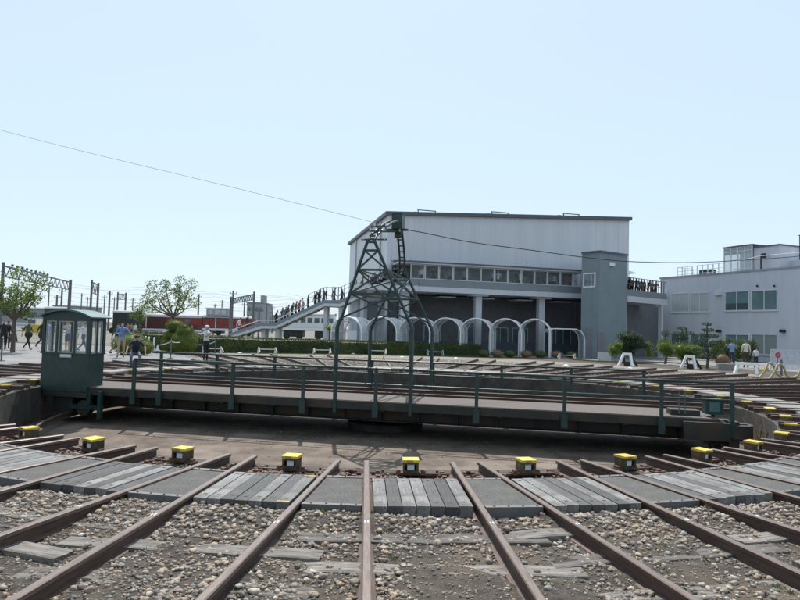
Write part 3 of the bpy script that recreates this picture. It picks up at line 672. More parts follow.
# gallery
x395 = lx(396); xE = x582+.3
b = MB(); b.bb(x395, xE, -.25, 2.0, hz(6.88), hz(7.0), trim); b.bb(x395, xE, -.2, 1.9, hz(6.78), hz(6.88), slabm); b.build('gallery_canopy', hall)
b = MB(); b.bb(x395-.5, xE, 0, .12, hz(5.06), hz(5.60), greyp); b.build('gallery_parapet', hall)
b = MB(); b.bb(x395-3, xE, -.06, 3.4, hz(4.64), hz(5.05), slabm); b.build('gallery_slab', hall)
nb_ = 13; X0 = lx(409); Wd = (xE-X0)/nb_; ig = glass('gallery_glass', (.3, .38, .4), .1, .05)
for i in range(nb_):
    a_ = X0+i*Wd; b = MB(); frame(b, a_+.02, a_+Wd-.02, hz(5.62), hz(6.76), .06, cream, w_=.05, d=.06); b.bb(a_+.05, a_+Wd-.05, .055, .065, hz(5.65), hz(6.73), ig); b.build('gallery_window', hall)
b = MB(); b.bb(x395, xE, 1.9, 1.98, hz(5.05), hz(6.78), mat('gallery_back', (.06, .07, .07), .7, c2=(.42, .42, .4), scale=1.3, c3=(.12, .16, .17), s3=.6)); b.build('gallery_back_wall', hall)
b = MB(); b.bb(lx(409, 5), x628, 5.0, 5.2, 0, hz(4.64), charc); lw = b.build('lower_wall', hall)
for xx in (432, 466, 500, 520, 545, 563):
    x = lx(xx, 5); b = MB(); frame(b, x-.75, x+.75, hz(.6), hz(2.1), 4.97, cream, w_=.06, d=.06); b.bb(x-.7, x+.7, 4.965, 4.985, hz(.65), hz(2.05), wglass); b.bb(x-.02, x+.02, 4.93, 4.96, hz(.6), hz(2.1), cream); b.build('lower_window', lw)
b = MB(); b.bb(lx(409, 4.9), x628, 4.9, 4.99, .05, .95, mat('blue_dado', (.13, .15, .22), .6)); b.build('dado', lw)
for xx, wdt in ((403, .6), (477, .52), (540, .52)):
    x = lx(xx, 1); b = MB(); b.bb(x-wdt/2, x+wdt/2, .7, .7+wdt, 0, hz(4.64), slabm); b.bb(x-.7, x+.7, .4, 1.6, hz(4.5), hz(4.66)-.022, slabm); b.build('column', hall)
# hall's left base under the stairs
b = MB(); b.bb(lx(350, 3.4), lx(409, 3.4), 3.4, 3.6, 0, hz(5.2), metalw)
b.build('annex_wall', hall)
for xx in (372, 393, 401):
    x = lx(xx, 3.3); b = MB(); b.bb(x-.42, x+.42, 3.28, 3.39, .3, hz(3.9), charc); b.build('annex_door', hall)
for i in range(4): b = MB(); b.bb(lx(437+i*38, 2), lx(453+i*38, 2), 1.4, 3.0, hz(4.35), hz(4.42), slabm); b.build('ceiling_lamp', hall)
# grey stair tower block
tg = mat('slate_cladding', (.18, .225, .25), .5, .1, var=.08, scale=.8, ribs=(0, .4, .15))
P1 = PX(582, 254, 48.5); P2 = PX(600, 252, 47.2); P3 = PX(627, 254.5, 49.0)
zt = P2.z
st = thing('stair_tower', 'tall slate-grey stair block with small white-framed window at the hall corner', 'tower', (P2.x, P2.y, G0))
rel = lambda P: (P.x-P2.x, P.y-P2.y)
b = MB(); r1_, r3_ = rel(P1), rel(P3); b.vprism([r1_, (0, 0), r3_, (r3_[0]-.6, r3_[1]+3.2), (r1_[0]+.95, r1_[1]+3)], 0, zt-G0, tg); sb = b.build('walls', st)
b = MB()
P1b = Vector((r1_[0], r1_[1], zt-G0)); 
b.bar((r1_[0]-.05, r1_[1]-.06, zt-G0+.06), (0, -.08, zt-G0+.06), .12, trim); b.bar((0, -.08, zt-G0+.06), (r3_[0]+.06, r3_[1]-.05, zt-G0+.06), .12, trim); b.build('parapet_trim', st)
f1 = Vector((r1_[0], r1_[1], 0)); fd = (Vector((0, 0, 0))-f1).normalized(); fn = Vector((fd.y, -fd.x, 0)); L1 = f1.length
ang1 = math.atan2(fd.y, fd.x)
b = MB(); z0, z1 = XZ(590, 287.5, 48)[1]-G0, XZ(590, 273, 48)[1]-G0
frame(b, .18, L1-.35, z0, z1, -.02, white, w_=.09, d=.08); b.bb(.26, L1-.42, -.01, .01, z0+.08, z1-.08, wglass); b.bb(L1*.55-.02, L1*.55+.02, -.03, 0, z0+.08, z1-.08, white); b.build('window', st, f1, ang1)
b = MB(); q_ = Vector((r3_[0]*.42, r3_[1]*.42-.12, XZ(612, 264.5, 48)[1]-G0)); b.box(q_, (.42, .2, .28), white); b.build('wall_lamp', st)
b = MB(); q_ = Vector((r1_[0]*.5, r1_[1]*.5, 0)); b.box((q_.x, q_.y-.08, 1.15), (.7, .1, 2.3), charc); b.box((q_.x+.7, q_.y-.55, 1.0), (.6, .1, 2.0), charc); b.build('door', st)
# right-hand deck link
b = MB(); Lk0 = PX(627, 300, 51.5); Lk1 = PX(662, 300, 55); dk = thing('deck_bridge', 'raised walkway with fence linking the stair block and the right-hand building', 'walkway', (Lk0.x, Lk0.y, 0), math.atan2(Lk1.y-Lk0.y, Lk1.x-Lk0.x))
LL = (Lk1-Lk0).length+.8
zp = lambda y: XZ(640, y, 53)[1]
b.bb(0, LL, 0, .15, zp(297), zp(291), greyp); b.build('parapet', dk)
b = MB(); b.bb(0, LL, -.06, 3, zp(303), zp(297.2), slabm); b.build('slab', dk)
b = MB(); b.bb(-1, LL+7, 2.6, 2.8, G0, zp(303.2), charc); b.build('under_wall', dk); b = MB(); b.bb(LL-4, LL+7, 3.02, 3.2, G0, zp(298), charc); b.build('rear_wall', dk)
b = MB()
for i in range(14): b.box((.1+i*LL/14, .07, zp(285)), (.05, .05, zp(279)-zp(291)), dark)
b.box((LL/2, .07, zp(279)), (LL, .05, .06), greyp); b.box((LL/2, .07, zp(285)), (LL, .03, .03), greyp); b.build('fence', dk)
b = MB(); b.bb(LL-.9, LL-.6, -.02, .3, G0, zp(303.2), slabm); b.build('pillar', dk)
# ------------------------------------------------------------------ footbridge stairs
str_ = thing('footbridge_stairs', 'long grey staircase climbing from the left up to the hall gallery', 'staircase', (0, 0, 0))
topl = [(229, 333.5), (259, 323), (275, 323), (323.5, 300), (339.5, 300), (392, 278), (418, 279)]
botl = [(232, 338), (262, 328.5), (276, 328.5), (324.5, 306.2), (340, 306.8), (378, 290), (418, 291)]
def SY(x): return 52.5-(x-229)/189*4.6
def extr(poly, Y0off, Y1off, m):
    b = MB(); n = len(poly); A_ = [PX(x, y, SY(x)) for (x, y) in poly]
    vs = [p+Vector((0, Y0off, 0)) for p in A_]+[p+Vector((0, Y1off, 0)) for p in A_]
    for i in range(n//2-1):
        j = n-1-i
        b.add([vs[i], vs[i+1], vs[j-1], vs[j]], [(3, 2, 1, 0)], m); b.add([vs[i+n], vs[i+1+n], vs[j-1+n], vs[j+n]], [(0, 1, 2, 3)], m)
        b.add([vs[i], vs[i+1], vs[i+1+n], vs[i+n]], [(0, 1, 2, 3)], m); b.add([vs[j], vs[j-1], vs[j-1+n], vs[j+n]], [(3, 2, 1, 0)], m)
    b.add([vs[0], vs[n-1], vs[2*n-1], vs[n]], [(0, 1, 2, 3)], m); h = n//2; b.add([vs[h-1], vs[h], vs[h+n], vs[h-1+n]], [(3, 2, 1, 0)], m); return b
mid = [(a[0]*.45+c[0]*.55, a[1]*.45+c[1]*.55) for a, c in zip(topl, botl)]
extr(topl+mid[::-1], 0, .12, greyp).build('front_parapet', str_)
extr(mid+botl[::-1], -.04, .3, slabm).build('front_stringer', str_)
extr(topl+mid[::-1], 2.4, 2.52, greyp).build('rear_parapet', str_)
extr(mid+botl[::-1], .305, 2.38, conc).build('stair_flight', str_)
def yat(x, L_):
    for a, c in zip(L_, L_[1:]):
        if a[0] <= x <= c[0]: return a[1]+(c[1]-a[1])*(x-a[0])/(c[0]-a[0])
    return L_[-1][1]
b = MB(); fx = list(range(308, 404, 6))
for x in fx:
    p = PX(x, yat(x, topl), SY(x)); b.box((p.x, p.y+.2, p.z+.5), (.06, .06, 1.15), dark)
for dz in (.35, .75, 1.05):
    for x0_, x1_ in ((308, 323.5), (323.5, 339.5), (339.5, 392), (392, 402)):
        p = PX(x0_, yat(x0_, topl), SY(x0_)); q_ = PX(x1_, yat(x1_, topl), SY(x1_)); b.bar((p.x, p.y+.2, p.z+dz), (q_.x, q_.y+.2, q_.z+dz), .025, greyp)
b.build('safety_fence', str_)
b = MB(); hp = [PX(x, yat(x, topl), SY(x))+Vector((0, .06, .22)) for x in (229, 259, 275, 308)]; b.tube(hp, .03, cream, 6)
b.build('handrail', str_)
for x in (262, 276, 325, 340, 362):
    p = PX(x, yat(x, botl), SY(x)); b = MB(); b.bb(p.x-.15, p.x+.15, p.y+.5, p.y+.8, G0, p.z-.02, slabm); b.build('support_column', str_); b = MB(); b.bb(p.x-.15, p.x+.15, p.y+1.8, p.y+2.1, G0, p.z-.02, slabm); b.build('support_column', str_)
# arched canopies
poly_ = mat('clear_canopy', (.8, .84, .88), .3, var=.04, alpha=.68)
archx = [(330, 362), (364, 397), (398, 430), (430, 460.6), (460, 490.6), (489.5, 521), (519, 549.5)]
def AY(x): return 45.0+(x-330)/255*3.0
words = ['leftmost arched canopy, half hidden behind the lattice tower legs', 'arched canopy beneath the stair landing, behind the tower', 'arched canopy just right of the tower, behind the hedge', 'arched canopy over the right part of the hedge, left of the first column', 'arched canopy directly in front of the first white column', 'middle arched canopy between the two white hall columns', 'arched canopy at the second white hall column']
for i, (xa, xb) in enumerate(archx):
    xm = (xa+xb)/2; Y = AY(xm); DP = 2.8; p0, p1 = PX(xa, 340, Y), PX(xb, 340, Y); wd = p1.x-p0.x; zt = XZ(xm, 317.5+(xm-400)*.012, Y)[1]
    t = thing('arched_canopy', 'white-framed clear '+words[i], 'canopy', ((p0.x+p1.x)/2, Y, G0), R(-16), 'arched canopies in front of the hall')
    hh = zt-G0; rr = wd/2; sp_ = hh-rr*.95
    def arc(y, k=14): return [(-rr, y, 0), (-rr, y, sp_)]+[(-rr*cos(pi*j/k), y, sp_+rr*.95*sin(pi*j/k)) for j in range(1, k)]+[(rr, y, sp_), (rr, y, 0)]
    for y in (0, DP*.5, DP):
        b = MB(); b.tube(arc(y), .05 if y != DP*.5 else .03, white, 6); b.build('hoop', t)
    b = MB(); A_, B_ = arc(0), arc(DP); n = len(A_); b.add(A_+B_, [(j, j+1, j+1+n, j+n) for j in range(0, n-1)], poly_, True); b.build('clear_sheet', t)
    for (u, v) in ((-1, 0), (1, 0), (-.7, .714), (.7, .714)):
        b = MB(); b.tube([(u*rr, 0, sp_+rr*.95*v), (u*rr, DP, sp_+rr*.95*v)], .028, white, 6); b.build('purlin', t)
Y = 47.8; p0, p1 = PX(549, 340, Y), PX(585, 340, Y); wd = p1.x-p0.x
t = thing('barrel_canopy', 'flat-topped clear canopy with rounded end beside the slate stair block', 'canopy', (p0.x, Y, G0))
hh = XZ(566, 329, Y)[1]-G0; P_ = [(0, 0, 0), (0, 0, hh-.3), (.1, 0, hh-.08), (.35, 0, hh), (wd-.7, 0, hh), (wd-.3, 0, hh-.15), (wd-.06, 0, hh-.5), (wd, 0, hh-.9), (wd, 0, 0)]
for y in (0, 1.6):
    b = MB(); b.tube([(p[0], y, p[2]) for p in P_], .045, white, 6); b.build('hoop', t)
b = MB(); n = len(P_); b.add(P_+[(p[0], 1.6, p[2]) for p in P_], [(j, j+1, j+1+n, j+n) for j in range(1, n-1)], poly_, True); b.build('clear_sheet', t)
# ------------------------------------------------------------------ right-hand office building
offm = mat('office_wall', (.52, .545, .6), .7, var=.05, scale=1.2, stretch=(1.2, 1.2, .25), detail=8, ribs=(0, .9, .12))
O0 = PX(660, 340, 60); O1 = PX(800, 340, 47.5); OA = math.atan2(O1.y-O0.y, O1.x-O0.x)
OH = XZ(660, 279.5, 60)[1]-G0; OH2 = XZ(800, 267, 47.5)[1]-G0; OH = (OH+OH2)/2
of = thing('office_building', 'two-storey grey office building with flat roof and rooftop glass house', 'building', (O0.x, O0.y, G0), OA)
OL = (O1-O0).length; oe = Vector((cos(OA), sin(OA)))
def ox(x, y=0):
    d = ray(x, 330+(x-400)*.028); o = Vector((O0.x, O0.y))+Vector((-oe.y, oe.x))*y; t = (o.x*oe.y-o.y*oe.x)/(d.x*oe.y-d.y*oe.x); return (Vector((d.x*t, d.y*t))-o).dot(oe)
def oz(x, y_):   # height above ground on the front plane at a pixel
    lx_ = ox(x); Y = O0.y+lx_*oe.y; return PX(x, y_, Y).z-G0
b = MB(); b.bb(0, OL+.2, 0, 11, 0, OH, offm); b.build('walls', of)
b = MB(); b.bb(-.08, OL+.28, -.08, 11.08, OH, OH+.14, mat('parapet_cap', (.3, .31, .34), .5)); b.build('roof', of)
blind = mat('pale_blind_glass', (.42, .46, .47), .15, var=.08, scale=.8, spec=.8); gg = mat('green_glass', (.13, .21, .22), .1, var=.2, scale=.5, spec=.8); gd = mat('dark_glass', (.05, .075, .085), .1, var=.2, spec=.8)
def owin(xa, xb, ya, yb, m, low=None):
    a_, c_ = ox(xa), ox(xb); z1, z0 = oz((xa+xb)/2, ya), oz((xa+xb)/2, yb); b = MB(); frame(b, a_, c_, z0, z1, -.03, cream, w_=.07, d=.08)
    mx_ = (a_+c_)/2; b.bb(mx_-.03, mx_+.03, -.06, -.0, z0+.07, z1-.07, cream); b.bb(a_-.05, c_+.05, -.1, 0, z0-.06, z0-.003, cream); f = b.build('window', of)
    b = MB(); b.bb(a_+.07, c_-.07, -.02, -.005, z0+.07, z1-.07, m)
    if low: b.bb(a_+.07, c_-.07, -.03, -.022, z0+.07, z0+(z1-z0)*.38, low)
    b.build('pane', f)
owin(671, 689.5, 293, 312.3, blind); owin(690.5, 709.5, 292.5, 312, blind); owin(725, 749.5, 291, 310.8, gg, gd); owin(751.5, 778, 289.8, 310.6, gg)
owin(671, 689.5, 333.5, 351, gg); owin(690.5, 709.5, 333.6, 352, gg); owin(725, 749.5, 334, 354, gg); owin(751.5, 778, 334, 355, blind if False else mat('grey_blind', (.24, .29, .28), .2, var=.05))
for (x, y) in ((665.5, 294.5), (719.3, 292.8), (720, 331), (784, 331)):
    a_ = ox(x); z = oz(x, y); b = MB(); s_ = .22 if y < 300 else .12; b.prism([(a_-s_*1.3, z-s_), (a_+s_*1.3, z-s_), (a_+s_*1.2, z+s_*.8), (a_-s_, z+s_)], -.35, 0, cream if y < 300 else dark); b.build('wall_lamp', of)
for x in (758, 775):
    a_ = ox(x); z = oz(x, 286); b = MB(); b.ball((a_, -.1, z), .09, dark, 8, 5); b.build('camera_dome', of)
# roof fence and glass house
b = MB(); a0_, a1_ = ox(677, .8), ox(724, .8); n = 9
for i in range(n+1):
    x = a0_+(a1_-a0_)*i/n; b.box((x, .8, OH+.6), (.06, .06, .95), cream)
for z in (.35, .65, 1.05): b.box(((a0_+a1_)/2, .8, OH+z), (a1_-a0_, .035, .035), cream)
for y in (1.8, 2.8): b.box((a0_, y, OH+.6), (.06, .06, .95), cream)
b.box((a0_, 1.8, OH+1.05), (.035, 2, .035), cream); rfn = b.build('roof_fence', of)
b = MB(); a2 = ox(706, 2); b.bb(a2-.7, a2+.7, 1.9, 2.4, OH+.14, OH+.75, dark); b.build('condenser_unit', of)
a0_, a1_, a2_ = ox(724, 1.5), ox(752, 1.5), ox(772, 3); zg = OH+2.4
b = MB()
for i in range(5):
    x = a0_+(a1_-a0_)*i/4; b.box((x, 1.5, (OH+zg)/2+.07), (.08, .08, zg-OH-.14), cream)
for z in (OH+.5, OH+1.3, zg-.35, zg): b.box(((a0_+a1_)/2, 1.5, z), (a1_-a0_, .07, .06), cream)
b.bb(a0_-.1, a1_+.1, 1.4, 4.5, zg+.031, zg+.15, trim); b.bb(a0_, a1_, 1.49, 1.51, OH+.14, zg-.03, glass('rooftop_glass', (.55, .65, .68), .4)); b.bb(a0_, a1_, 1.52, 1.6, zg-.6, zg-.04, greyp); b.bb(a0_, a1_, 3.5, 3.6, OH+.14, zg, blind); b.build('glass_house', of)
b = MB(); b.bb(a1_+.02, a2_+1.6, 1.7, 5, OH+.14, zg-.2, offm); b.bb(a1_, a2_+1.7, 1.6, 5.1, zg-.199, zg-.1, trim); b.bb(a1_+.9, a1_+.96, 1.3, 1.4, OH+.14, OH+1.5, dark); b.bb(a1_+1.0, a1_+1.35, 1.25, 1.4, OH+1.2, OH+1.6, dark); b.build('penthouse', of)
b = MB(); xa_ = ox(786, 3); b.bb(xa_, OL+6, 3, 9, OH+.14, OH+1.0, offm); b.build('upper_block', of)
b = MB(); xa_ = ox(792, 3); b.cyl((xa_, 4, OH+1.0), (xa_, 4, OH+3.2), .035, dark, 6); b.box((xa_, 4, OH+3.2), (.35, .05, .05), dark); b.build('antenna', of)
b = MB(); p = ox(800, .5); b.tube([(ox(726, .5), .5, OH+.9), (ox(760, .5), .5, OH+1.3), (p, .5, OH+1.25)], .02, cream, 6); b.build('roof_pipe', of)
# ------------------------------------------------------------------ hedge, topiary, shrubs
def solid_hedge(name, label, cat, A, B, wd, h0, h1, m, leaf, dens, seed, z=G0):
    q = np.random.default_rng(seed); A, B = Vector(A), Vector(B); L_ = (B-A).length; e = (B-A).normalized(); nn = Vector((-e.y, e.x))
    t = thing(name, label, cat, (A.x, A.y, z), math.atan2(e.y, e.x)); b = MB(); k = int(L_/.5)+1
    vs = []
    for i in range(k+1):
        x = L_*i/k; h = h0+(h1-h0)*i/k+random.uniform(-.03, .03); vs += [(x, .05, 0), (x, .04+random.uniform(0, .05), h*.9), (x, wd*.2, h-.04), (x, wd*.8, h-.04), (x, wd-.05, h*.9), (x, wd-.05, 0)]
    b.add(vs, [(i*6+j, i*6+j+1, (i+1)*6+j+1, (i+1)*6+j) for i in range(k) for j in range(5)]+[tuple(range(6)), tuple(range(k*6+5, k*6-1, -1))], m); b.build('hedge_core', t)
    n = int(L_*(wd+2*h0)*dens); x = q.uniform(0, L_, n); s = q.uniform(0, wd+h0*2, n); hh = h0+(h1-h0)*x/L_
    y = np.where(s < h0, 0, np.where(s < h0+wd, s-h0, wd)); zz = np.where(s < h0, s, np.where(s < h0+wd, h0, s-h0-wd))*hh/h0
    P = np.stack([x, y, zz], -1)+q.normal(size=(n, 3))*.035+0; P[:, 2] += (vn(x*1.0, y, 1.5)-.5)*.08; V, F = leaves(P, leaf, q)
    o = bpy.data.objects.new('hedge_leaves', npmesh('hedge_leaves', V, F, [m])); col.objects.link(o); o.parent = t; return t
H0, H1 = PX(196, 345, 39.5), PX(482, 350, 46.5)
solid_hedge('clipped_hedge', 'long low clipped hedge between the yard and the hall', 'hedge', (H0.x, H0.y), (H1.x, H1.y), 1.3, .98, .82, lf_hedge, .09, 420, 11)
H0, H1 = PX(124, 345, 41), PX(199, 345, 40.5)
solid_hedge('clipped_hedge', 'short dark hedge behind the round topiary bushes', 'hedge', (H0.x, H0.y), (H1.x, H1.y), 1.2, 1.1, 1.1, lf_hedge, .09, 380, 12)
def bush(name, label, x, yb, yt, wpx, Y, m, seed, leaf=.09, parts=None, cat='bush', depth=None, dens=260):
    p = PX(x, yb, Y); h = PX(x, yt, Y).z-G0; wd = wpx/FPX*Y/2; t = thing(name, label, cat, (p.x, Y, G0)); b = MB(); pr = parts or [((0, 0, h*.5), (wd, wd, h*.5))]
    loose = name in ('round_shrub', 'tall_shrub')
    for c, r in pr: b.ball(c, tuple(v*(.6 if loose else .8) for v in r), m, 14, 9)
    b.build('bush_core', t); foliage('leaves', t, pr, dens*2.6, leaf, m, seed, shell=.5 if loose else .8); return t
bush('topiary_bush', 'large teardrop-shaped clipped topiary, in front of the red locomotive', 184, 352, 321, 26, 36, lf_top, 21, .055, [((0, 0, .75), (.75, .75, .72)), ((0, 0, 1.25), (.5, .5, .45)), ((-.05, 0, 1.5), (.3, .3, .28))], 'topiary', dens=900)
bush('topiary_bush', 'rounded two-tier clipped topiary left of the teardrop one', 171.5, 352, 318, 22, 38, lf_top, 22, .055, [((0, 0, .55), (.65, .65, .5)), ((.0, 0, 1.05), (.55, .55, .3)), ((.15, 0, 1.62), (.58, .58, .42))], 'topiary', dens=900)
bush('topiary_bush', 'low wide dome-shaped bush behind the man in blue', 132, 354, 332, 36, 34, lf_top, 23, .055, [((-.1, 0, .6), (1.0, .9, .62)), ((.65, 0, .45), (.5, .6, .42))], 'topiary', dens=800)
grow_tree('leafy_tree', 'sparse leafy tree at the far left beside the catenary mast', 'tree', (PX(13, 345, 33).x, 33, G0), 4.3, 1.75, 31, lf_tree, .1, 9, .42, 150, .13, .4, twigs=4)
grow_tree('leafy_tree', 'open-branched tree rising behind the round topiary and red locomotive', 'tree', (PX(172, 345, 58).x, 58, G0), 5.7, 2.8, 35, lf_tree, .15, 8, .55, 95, .17, .42, twigs=4)
grow_tree('leafy_tree', 'small dark tree between the black wagon and the open-branched tree', 'tree', (PX(139, 345, 66).x, 66, G0), 3.75, 1.0, 37, lf_tree, .1, 6, .5, 60, .16, .5)
# yellow-green palms under the hall
for i, (x, lb) in enumerate(((329, 'spiky green plant at the foot of the stairs, left of the tower'), (364, 'spiky green plant behind the left tower legs'), (396, 'spiky green plant behind the tower, before the pale column'))):
    p = PX(x, 340, 46.6); t = thing('spiky_plant', lb, 'plant', (p.x, 46.8, G0), 0, 'spiky plants by the hall'); b = MB(); b.cyl((0, 0, 0), (0, 0, 1.5), .06, bark, 6); b.build('stem', t)
    b = MB(); q = random.Random(i)
    for j in range(34):
        a = q.uniform(0, 2*pi); l = q.uniform(.5, .85); u = Vector((cos(a), sin(a), 0)); s_ = Vector((-sin(a), cos(a), 0))*.035; B0 = Vector((0, 0, 1.5)); M1 = B0+u*l*.5+Vector((0, 0, l*q.uniform(.3, .7))); E = B0+u*l+Vector((0, 0, q.uniform(-.1, .5)))
        b.add([B0-s_, B0+s_, M1+s_, M1-s_, E], [(0, 1, 2, 3), (3, 2, 4)], lf_lime)
    b.build('fronds', t)
# pines on the right
def pine(label, x, ytop, yb, Y, pads, seed, m=lf_pine, tr=.09):
    p = PX(x, yb, Y); t = thing('cloud_pine', label, 'pine', (p.x, Y, G0)); b = MB(); cl = []
    topz = PX(x, ytop, Y).z-G0
    pts = [(0, 0, -.05), (.1, 0, topz*.3), (-.05, 0, topz*.6), (.02, 0, topz*.95)]; b.tube(pts, [tr, tr*.85, tr*.6, tr*.25], bark, 7)
    for (dx, y, wpx, hpx) in pads:
        z = PX(x+dx, y, Y).z-G0; X = dx/FPX*Y; w_ = wpx/FPX*Y/2; h_ = hpx/FPX*Y/2
        cl.append(((X, 0, z), (w_, w_*.8, h_))); b.tube([(0, 0, z-.25), (X*.6, 0, z-.1), (X, 0, z)], [tr*.4, tr*.3, tr*.15], bark, 5)
    b.build('trunk', t); foliage('needles', t, cl, 900, .075, m, seed, shell=.5, up=.8); return t
pine('tall cloud-pruned pine with many flat tiers, right of the others', 707, 322, 374, 37, [(0, 324, 10, 3.5), (1, 330, 14, 4), (-4, 335, 12, 4), (6, 336, 13, 4), (-8, 341, 14, 5), (9, 343, 14, 4.5), (0, 345, 18, 5), (-6, 351, 16, 5), (8, 352, 16, 5), (0, 357, 20, 5)], 41)
pine('cloud-pruned pine with rounded flat top, middle one of three', 682, 327, 370, 40, [(0, 328.5, 11, 4), (-4, 333.5, 12, 4), (5, 333, 13, 4), (0, 338, 14, 4), (-7, 343, 14, 5), (7, 343, 14, 5)], 42)
pine('small pine with a round topknot, leftmost of three', 665, 331, 370, 41, [(0, 333.5, 8, 6), (-1, 341, 8, 4)], 43)
bush('round_shrub', 'lime green shrub on a stem under the small topknot pine', 664, 372, 338, 15, 39.5, lf_lime, 44, .09, [((0, 0, 1.15), (.48, .48, .5)), ((.25, 0, .85), (.3, .3, .3))], dens=420)
bush('round_shrub', 'bright green rounded shrub between the two taller pines', 688, 372, 340, 24, 39, lf_lime, 45, .09, [((-.45, 0, 1.05), (.5, .5, .42)), ((.35, 0, 1.0), (.55, .5, .4)), ((0, .2, .7), (.7, .4, .4))], dens=380)
bush('round_shrub', 'dark green clipped mushroom-shaped tree before the slate block', 631, 366, 333, 27, 42, lf_pine, 46, .08, [((-.1, 0, 1.75), (.8, .7, .32)), ((.1, 0, 1.3), (1.0, .8, .38)), ((-.3, 0, .85), (.6, .6, .4))], dens=700)
bush('round_shrub', 'lime green shrub left of the mushroom-shaped tree', 614, 366, 341, 13, 41, lf_lime, 47, .09, [((0, 0, .85), (.42, .42, .45)), ((.25, 0, 1.15), (.3, .3, .3))], dens=420)
bush('round_shrub', 'thin yellow-green shrub right of the mushroom-shaped tree', 648, 366, 336, 12, 42, lf_top, 48, .09, [((-.1, 0, 1.2), (.4, .4, .35)), ((.1, 0, .7), (.3, .3, .45))], dens=110)
for i, (x, lb, m) in enumerate(((717, 'upright green bush at the left end of the office hedge row', lf_tree), (727, 'upright green bush in the middle of the office hedge row', lf_hedge), (738, 'upright green bush below the green-glazed windows', lf_tree), (749, 'upright green bush at the right end of the row, above the people', lf_hedge))):
    bush('tall_shrub', lb, x, 366, 340+i*.3, 15, 46.5-i, m, 50+i, .12, [((0, 0, .9), (.55, .5, .9)), ((.3, 0, 1.2), (.35, .4, .55))], dens=200)
bush('dry_bush', 'dry brown bush beside the low concrete block', 722, 367, 355, 13, 38.5, lf_dry, 55, .07, [((0, 0, .45), (.42, .4, .42))], dens=300)
for i, x in enumerate((484, 497, 510, 526, 541, 557, 572)):
    bush('flower_bush', ['brownish low bush at the hedge end', 'brown-green low bush under the first white column', 'low bush below the middle canopy', 'low reddish bush right of the middle canopy', 'low bush at the foot of the second column', 'low bush inside the flat-topped canopy front', 'low bush at the rounded canopy end'][i], x, 352, 344.5, 14, 44.3+i*.4, lf_dry if i % 2 else lf_hedge, 60+i, .07, [((0, 0, .28), (.5, .35, .3))], dens=260)
# dry weeds on the pit edge at right and small weeds near planks
def tuft(name, label, c, n, h, spread, m, seed):
    q = np.random.default_rng(seed); V = []; F = []
    for i in range(n):
        a = q.uniform(0, 2*pi); rr = spread*abs(q.normal())*.5; bx, by = c[0]+rr*cos(a), c[1]+rr*sin(a); l = h*q.uniform(.4, 1.1); la = q.uniform(0, 2*pi); ln = l*q.uniform(.1, .6); w_ = .004+h*.012
        k = len(V); V += [(bx-w_, by, c[2]), (bx+w_, by, c[2]), (bx+ln*.4*cos(la)+w_*.7, by+ln*.4*sin(la), c[2]+l*.6), (bx+ln*.4*cos(la)-w_*.7, by+ln*.4*sin(la), c[2]+l*.6), (bx+ln*cos(la), by+ln*sin(la), c[2]+l*.95), (bx+ln*cos(la)+.001, by+ln*sin(la), c[2]+l*.95)]
        F += [(k, k+1, k+2, k+3), (k+3, k+2, k+5, k+4)]
    return npmesh(name, np.array(V), np.array(F), [m])
P = GR(781, 437, -.6); P = pol(8.75, 108, -.95)
me = tuft('dry_weeds', '', (0, 0, 0), 260, .75, .55, lf_dry, 3); o = bpy.data.objects.new('dry_weeds', me); col.objects.link(o); o.location = PX(780, 428, 14.2); o.location.z = -.75; tag(o, 'dry brown weeds growing on the pit edge at the right end of the bridge', 'weeds')
q = random.Random(5); Vs = []; Fs = []; kk = 0
spots = []
for k in range(-6, 7):
    a = slot_angle(k)
    for j in range(5): spots.append(pol(10.98+q.uniform(0, .12), a+q.uniform(-4.4, 4.4)))
for j in range(46):
    spots.append(pol(q.uniform(11.4, 13.4), A0-q.uniform(-18, 22)))
spots += [pol(10.4, A0+.2)+Vector((-.38, 0, 0)), pol(10.1, A0)+Vector((-.4, 0, 0))]
for j, s_ in enumerate(spots):
    z = float(gh(s_.x, s_.y)); me = tuft('w', '', (s_.x, s_.y, z), q.randrange(6, 16), q.uniform(.018, .045), .05, lf_grass, j+100)
    V = np.array([v.co[:] for v in me.vertices]); F = np.array([list(p.vertices) for p in me.polygons]); Vs.append(V); Fs.append(F+kk); kk += len(V); bpy.data.meshes.remove(me)
o = bpy.data.objects.new('weeds', npmesh('weeds', np.concatenate(Vs), np.concatenate(Fs), [lf_grass])); col.objects.link(o); o['kind'] = 'stuff'; tag(o, 'tiny green weeds sprouting among the foreground stones', 'weeds')
# grass verge patches
def grass_patch(name, label, pts, n, h, seed, m=lf_grass):
    q = np.random.default_rng(seed); V = []; F = []
    A_ = np.array([tuple(p) for p in pts]); i = q.integers(0, len(A_)-1, n); t = q.random(n); P = A_[i]*(1-t[:, None])+A_[i+1]*t[:, None]+q.normal(size=(n, 2))*.22
    P3 = np.stack([P[:, 0], P[:, 1], np.full(n, G0+h*.4)], -1); V, F = leaves(P3, h, q, up=2.0, aspect=.25)
    o = bpy.data.objects.new(name, npmesh(name, V, F, [m])); col.objects.link(o); o['kind'] = 'stuff'; tag(o, label, 'grass')
grass_patch('grass', 'thin green verge along the plaza edge at left', [pol(15.95, a).xy for a in range(-86, -33, 3)], 9000, .07, 71)
grass_patch('grass', 'patchy grass at the foot of the long hedge', [(PX(x, 350, Y).x, Y-.5) for x, Y in ((150, 39), (200, 39), (300, 41.5), (400, 43.5), (482, 45.8))], 9000, .08, 72)
grass_patch('grass', 'grass patches around the right-hand buffer stops', [GR(x, y).xy for x, y in ((575, 360), (600, 362), (645, 363), (670, 363), (700, 366), (730, 368))], 9000, .09, 73)
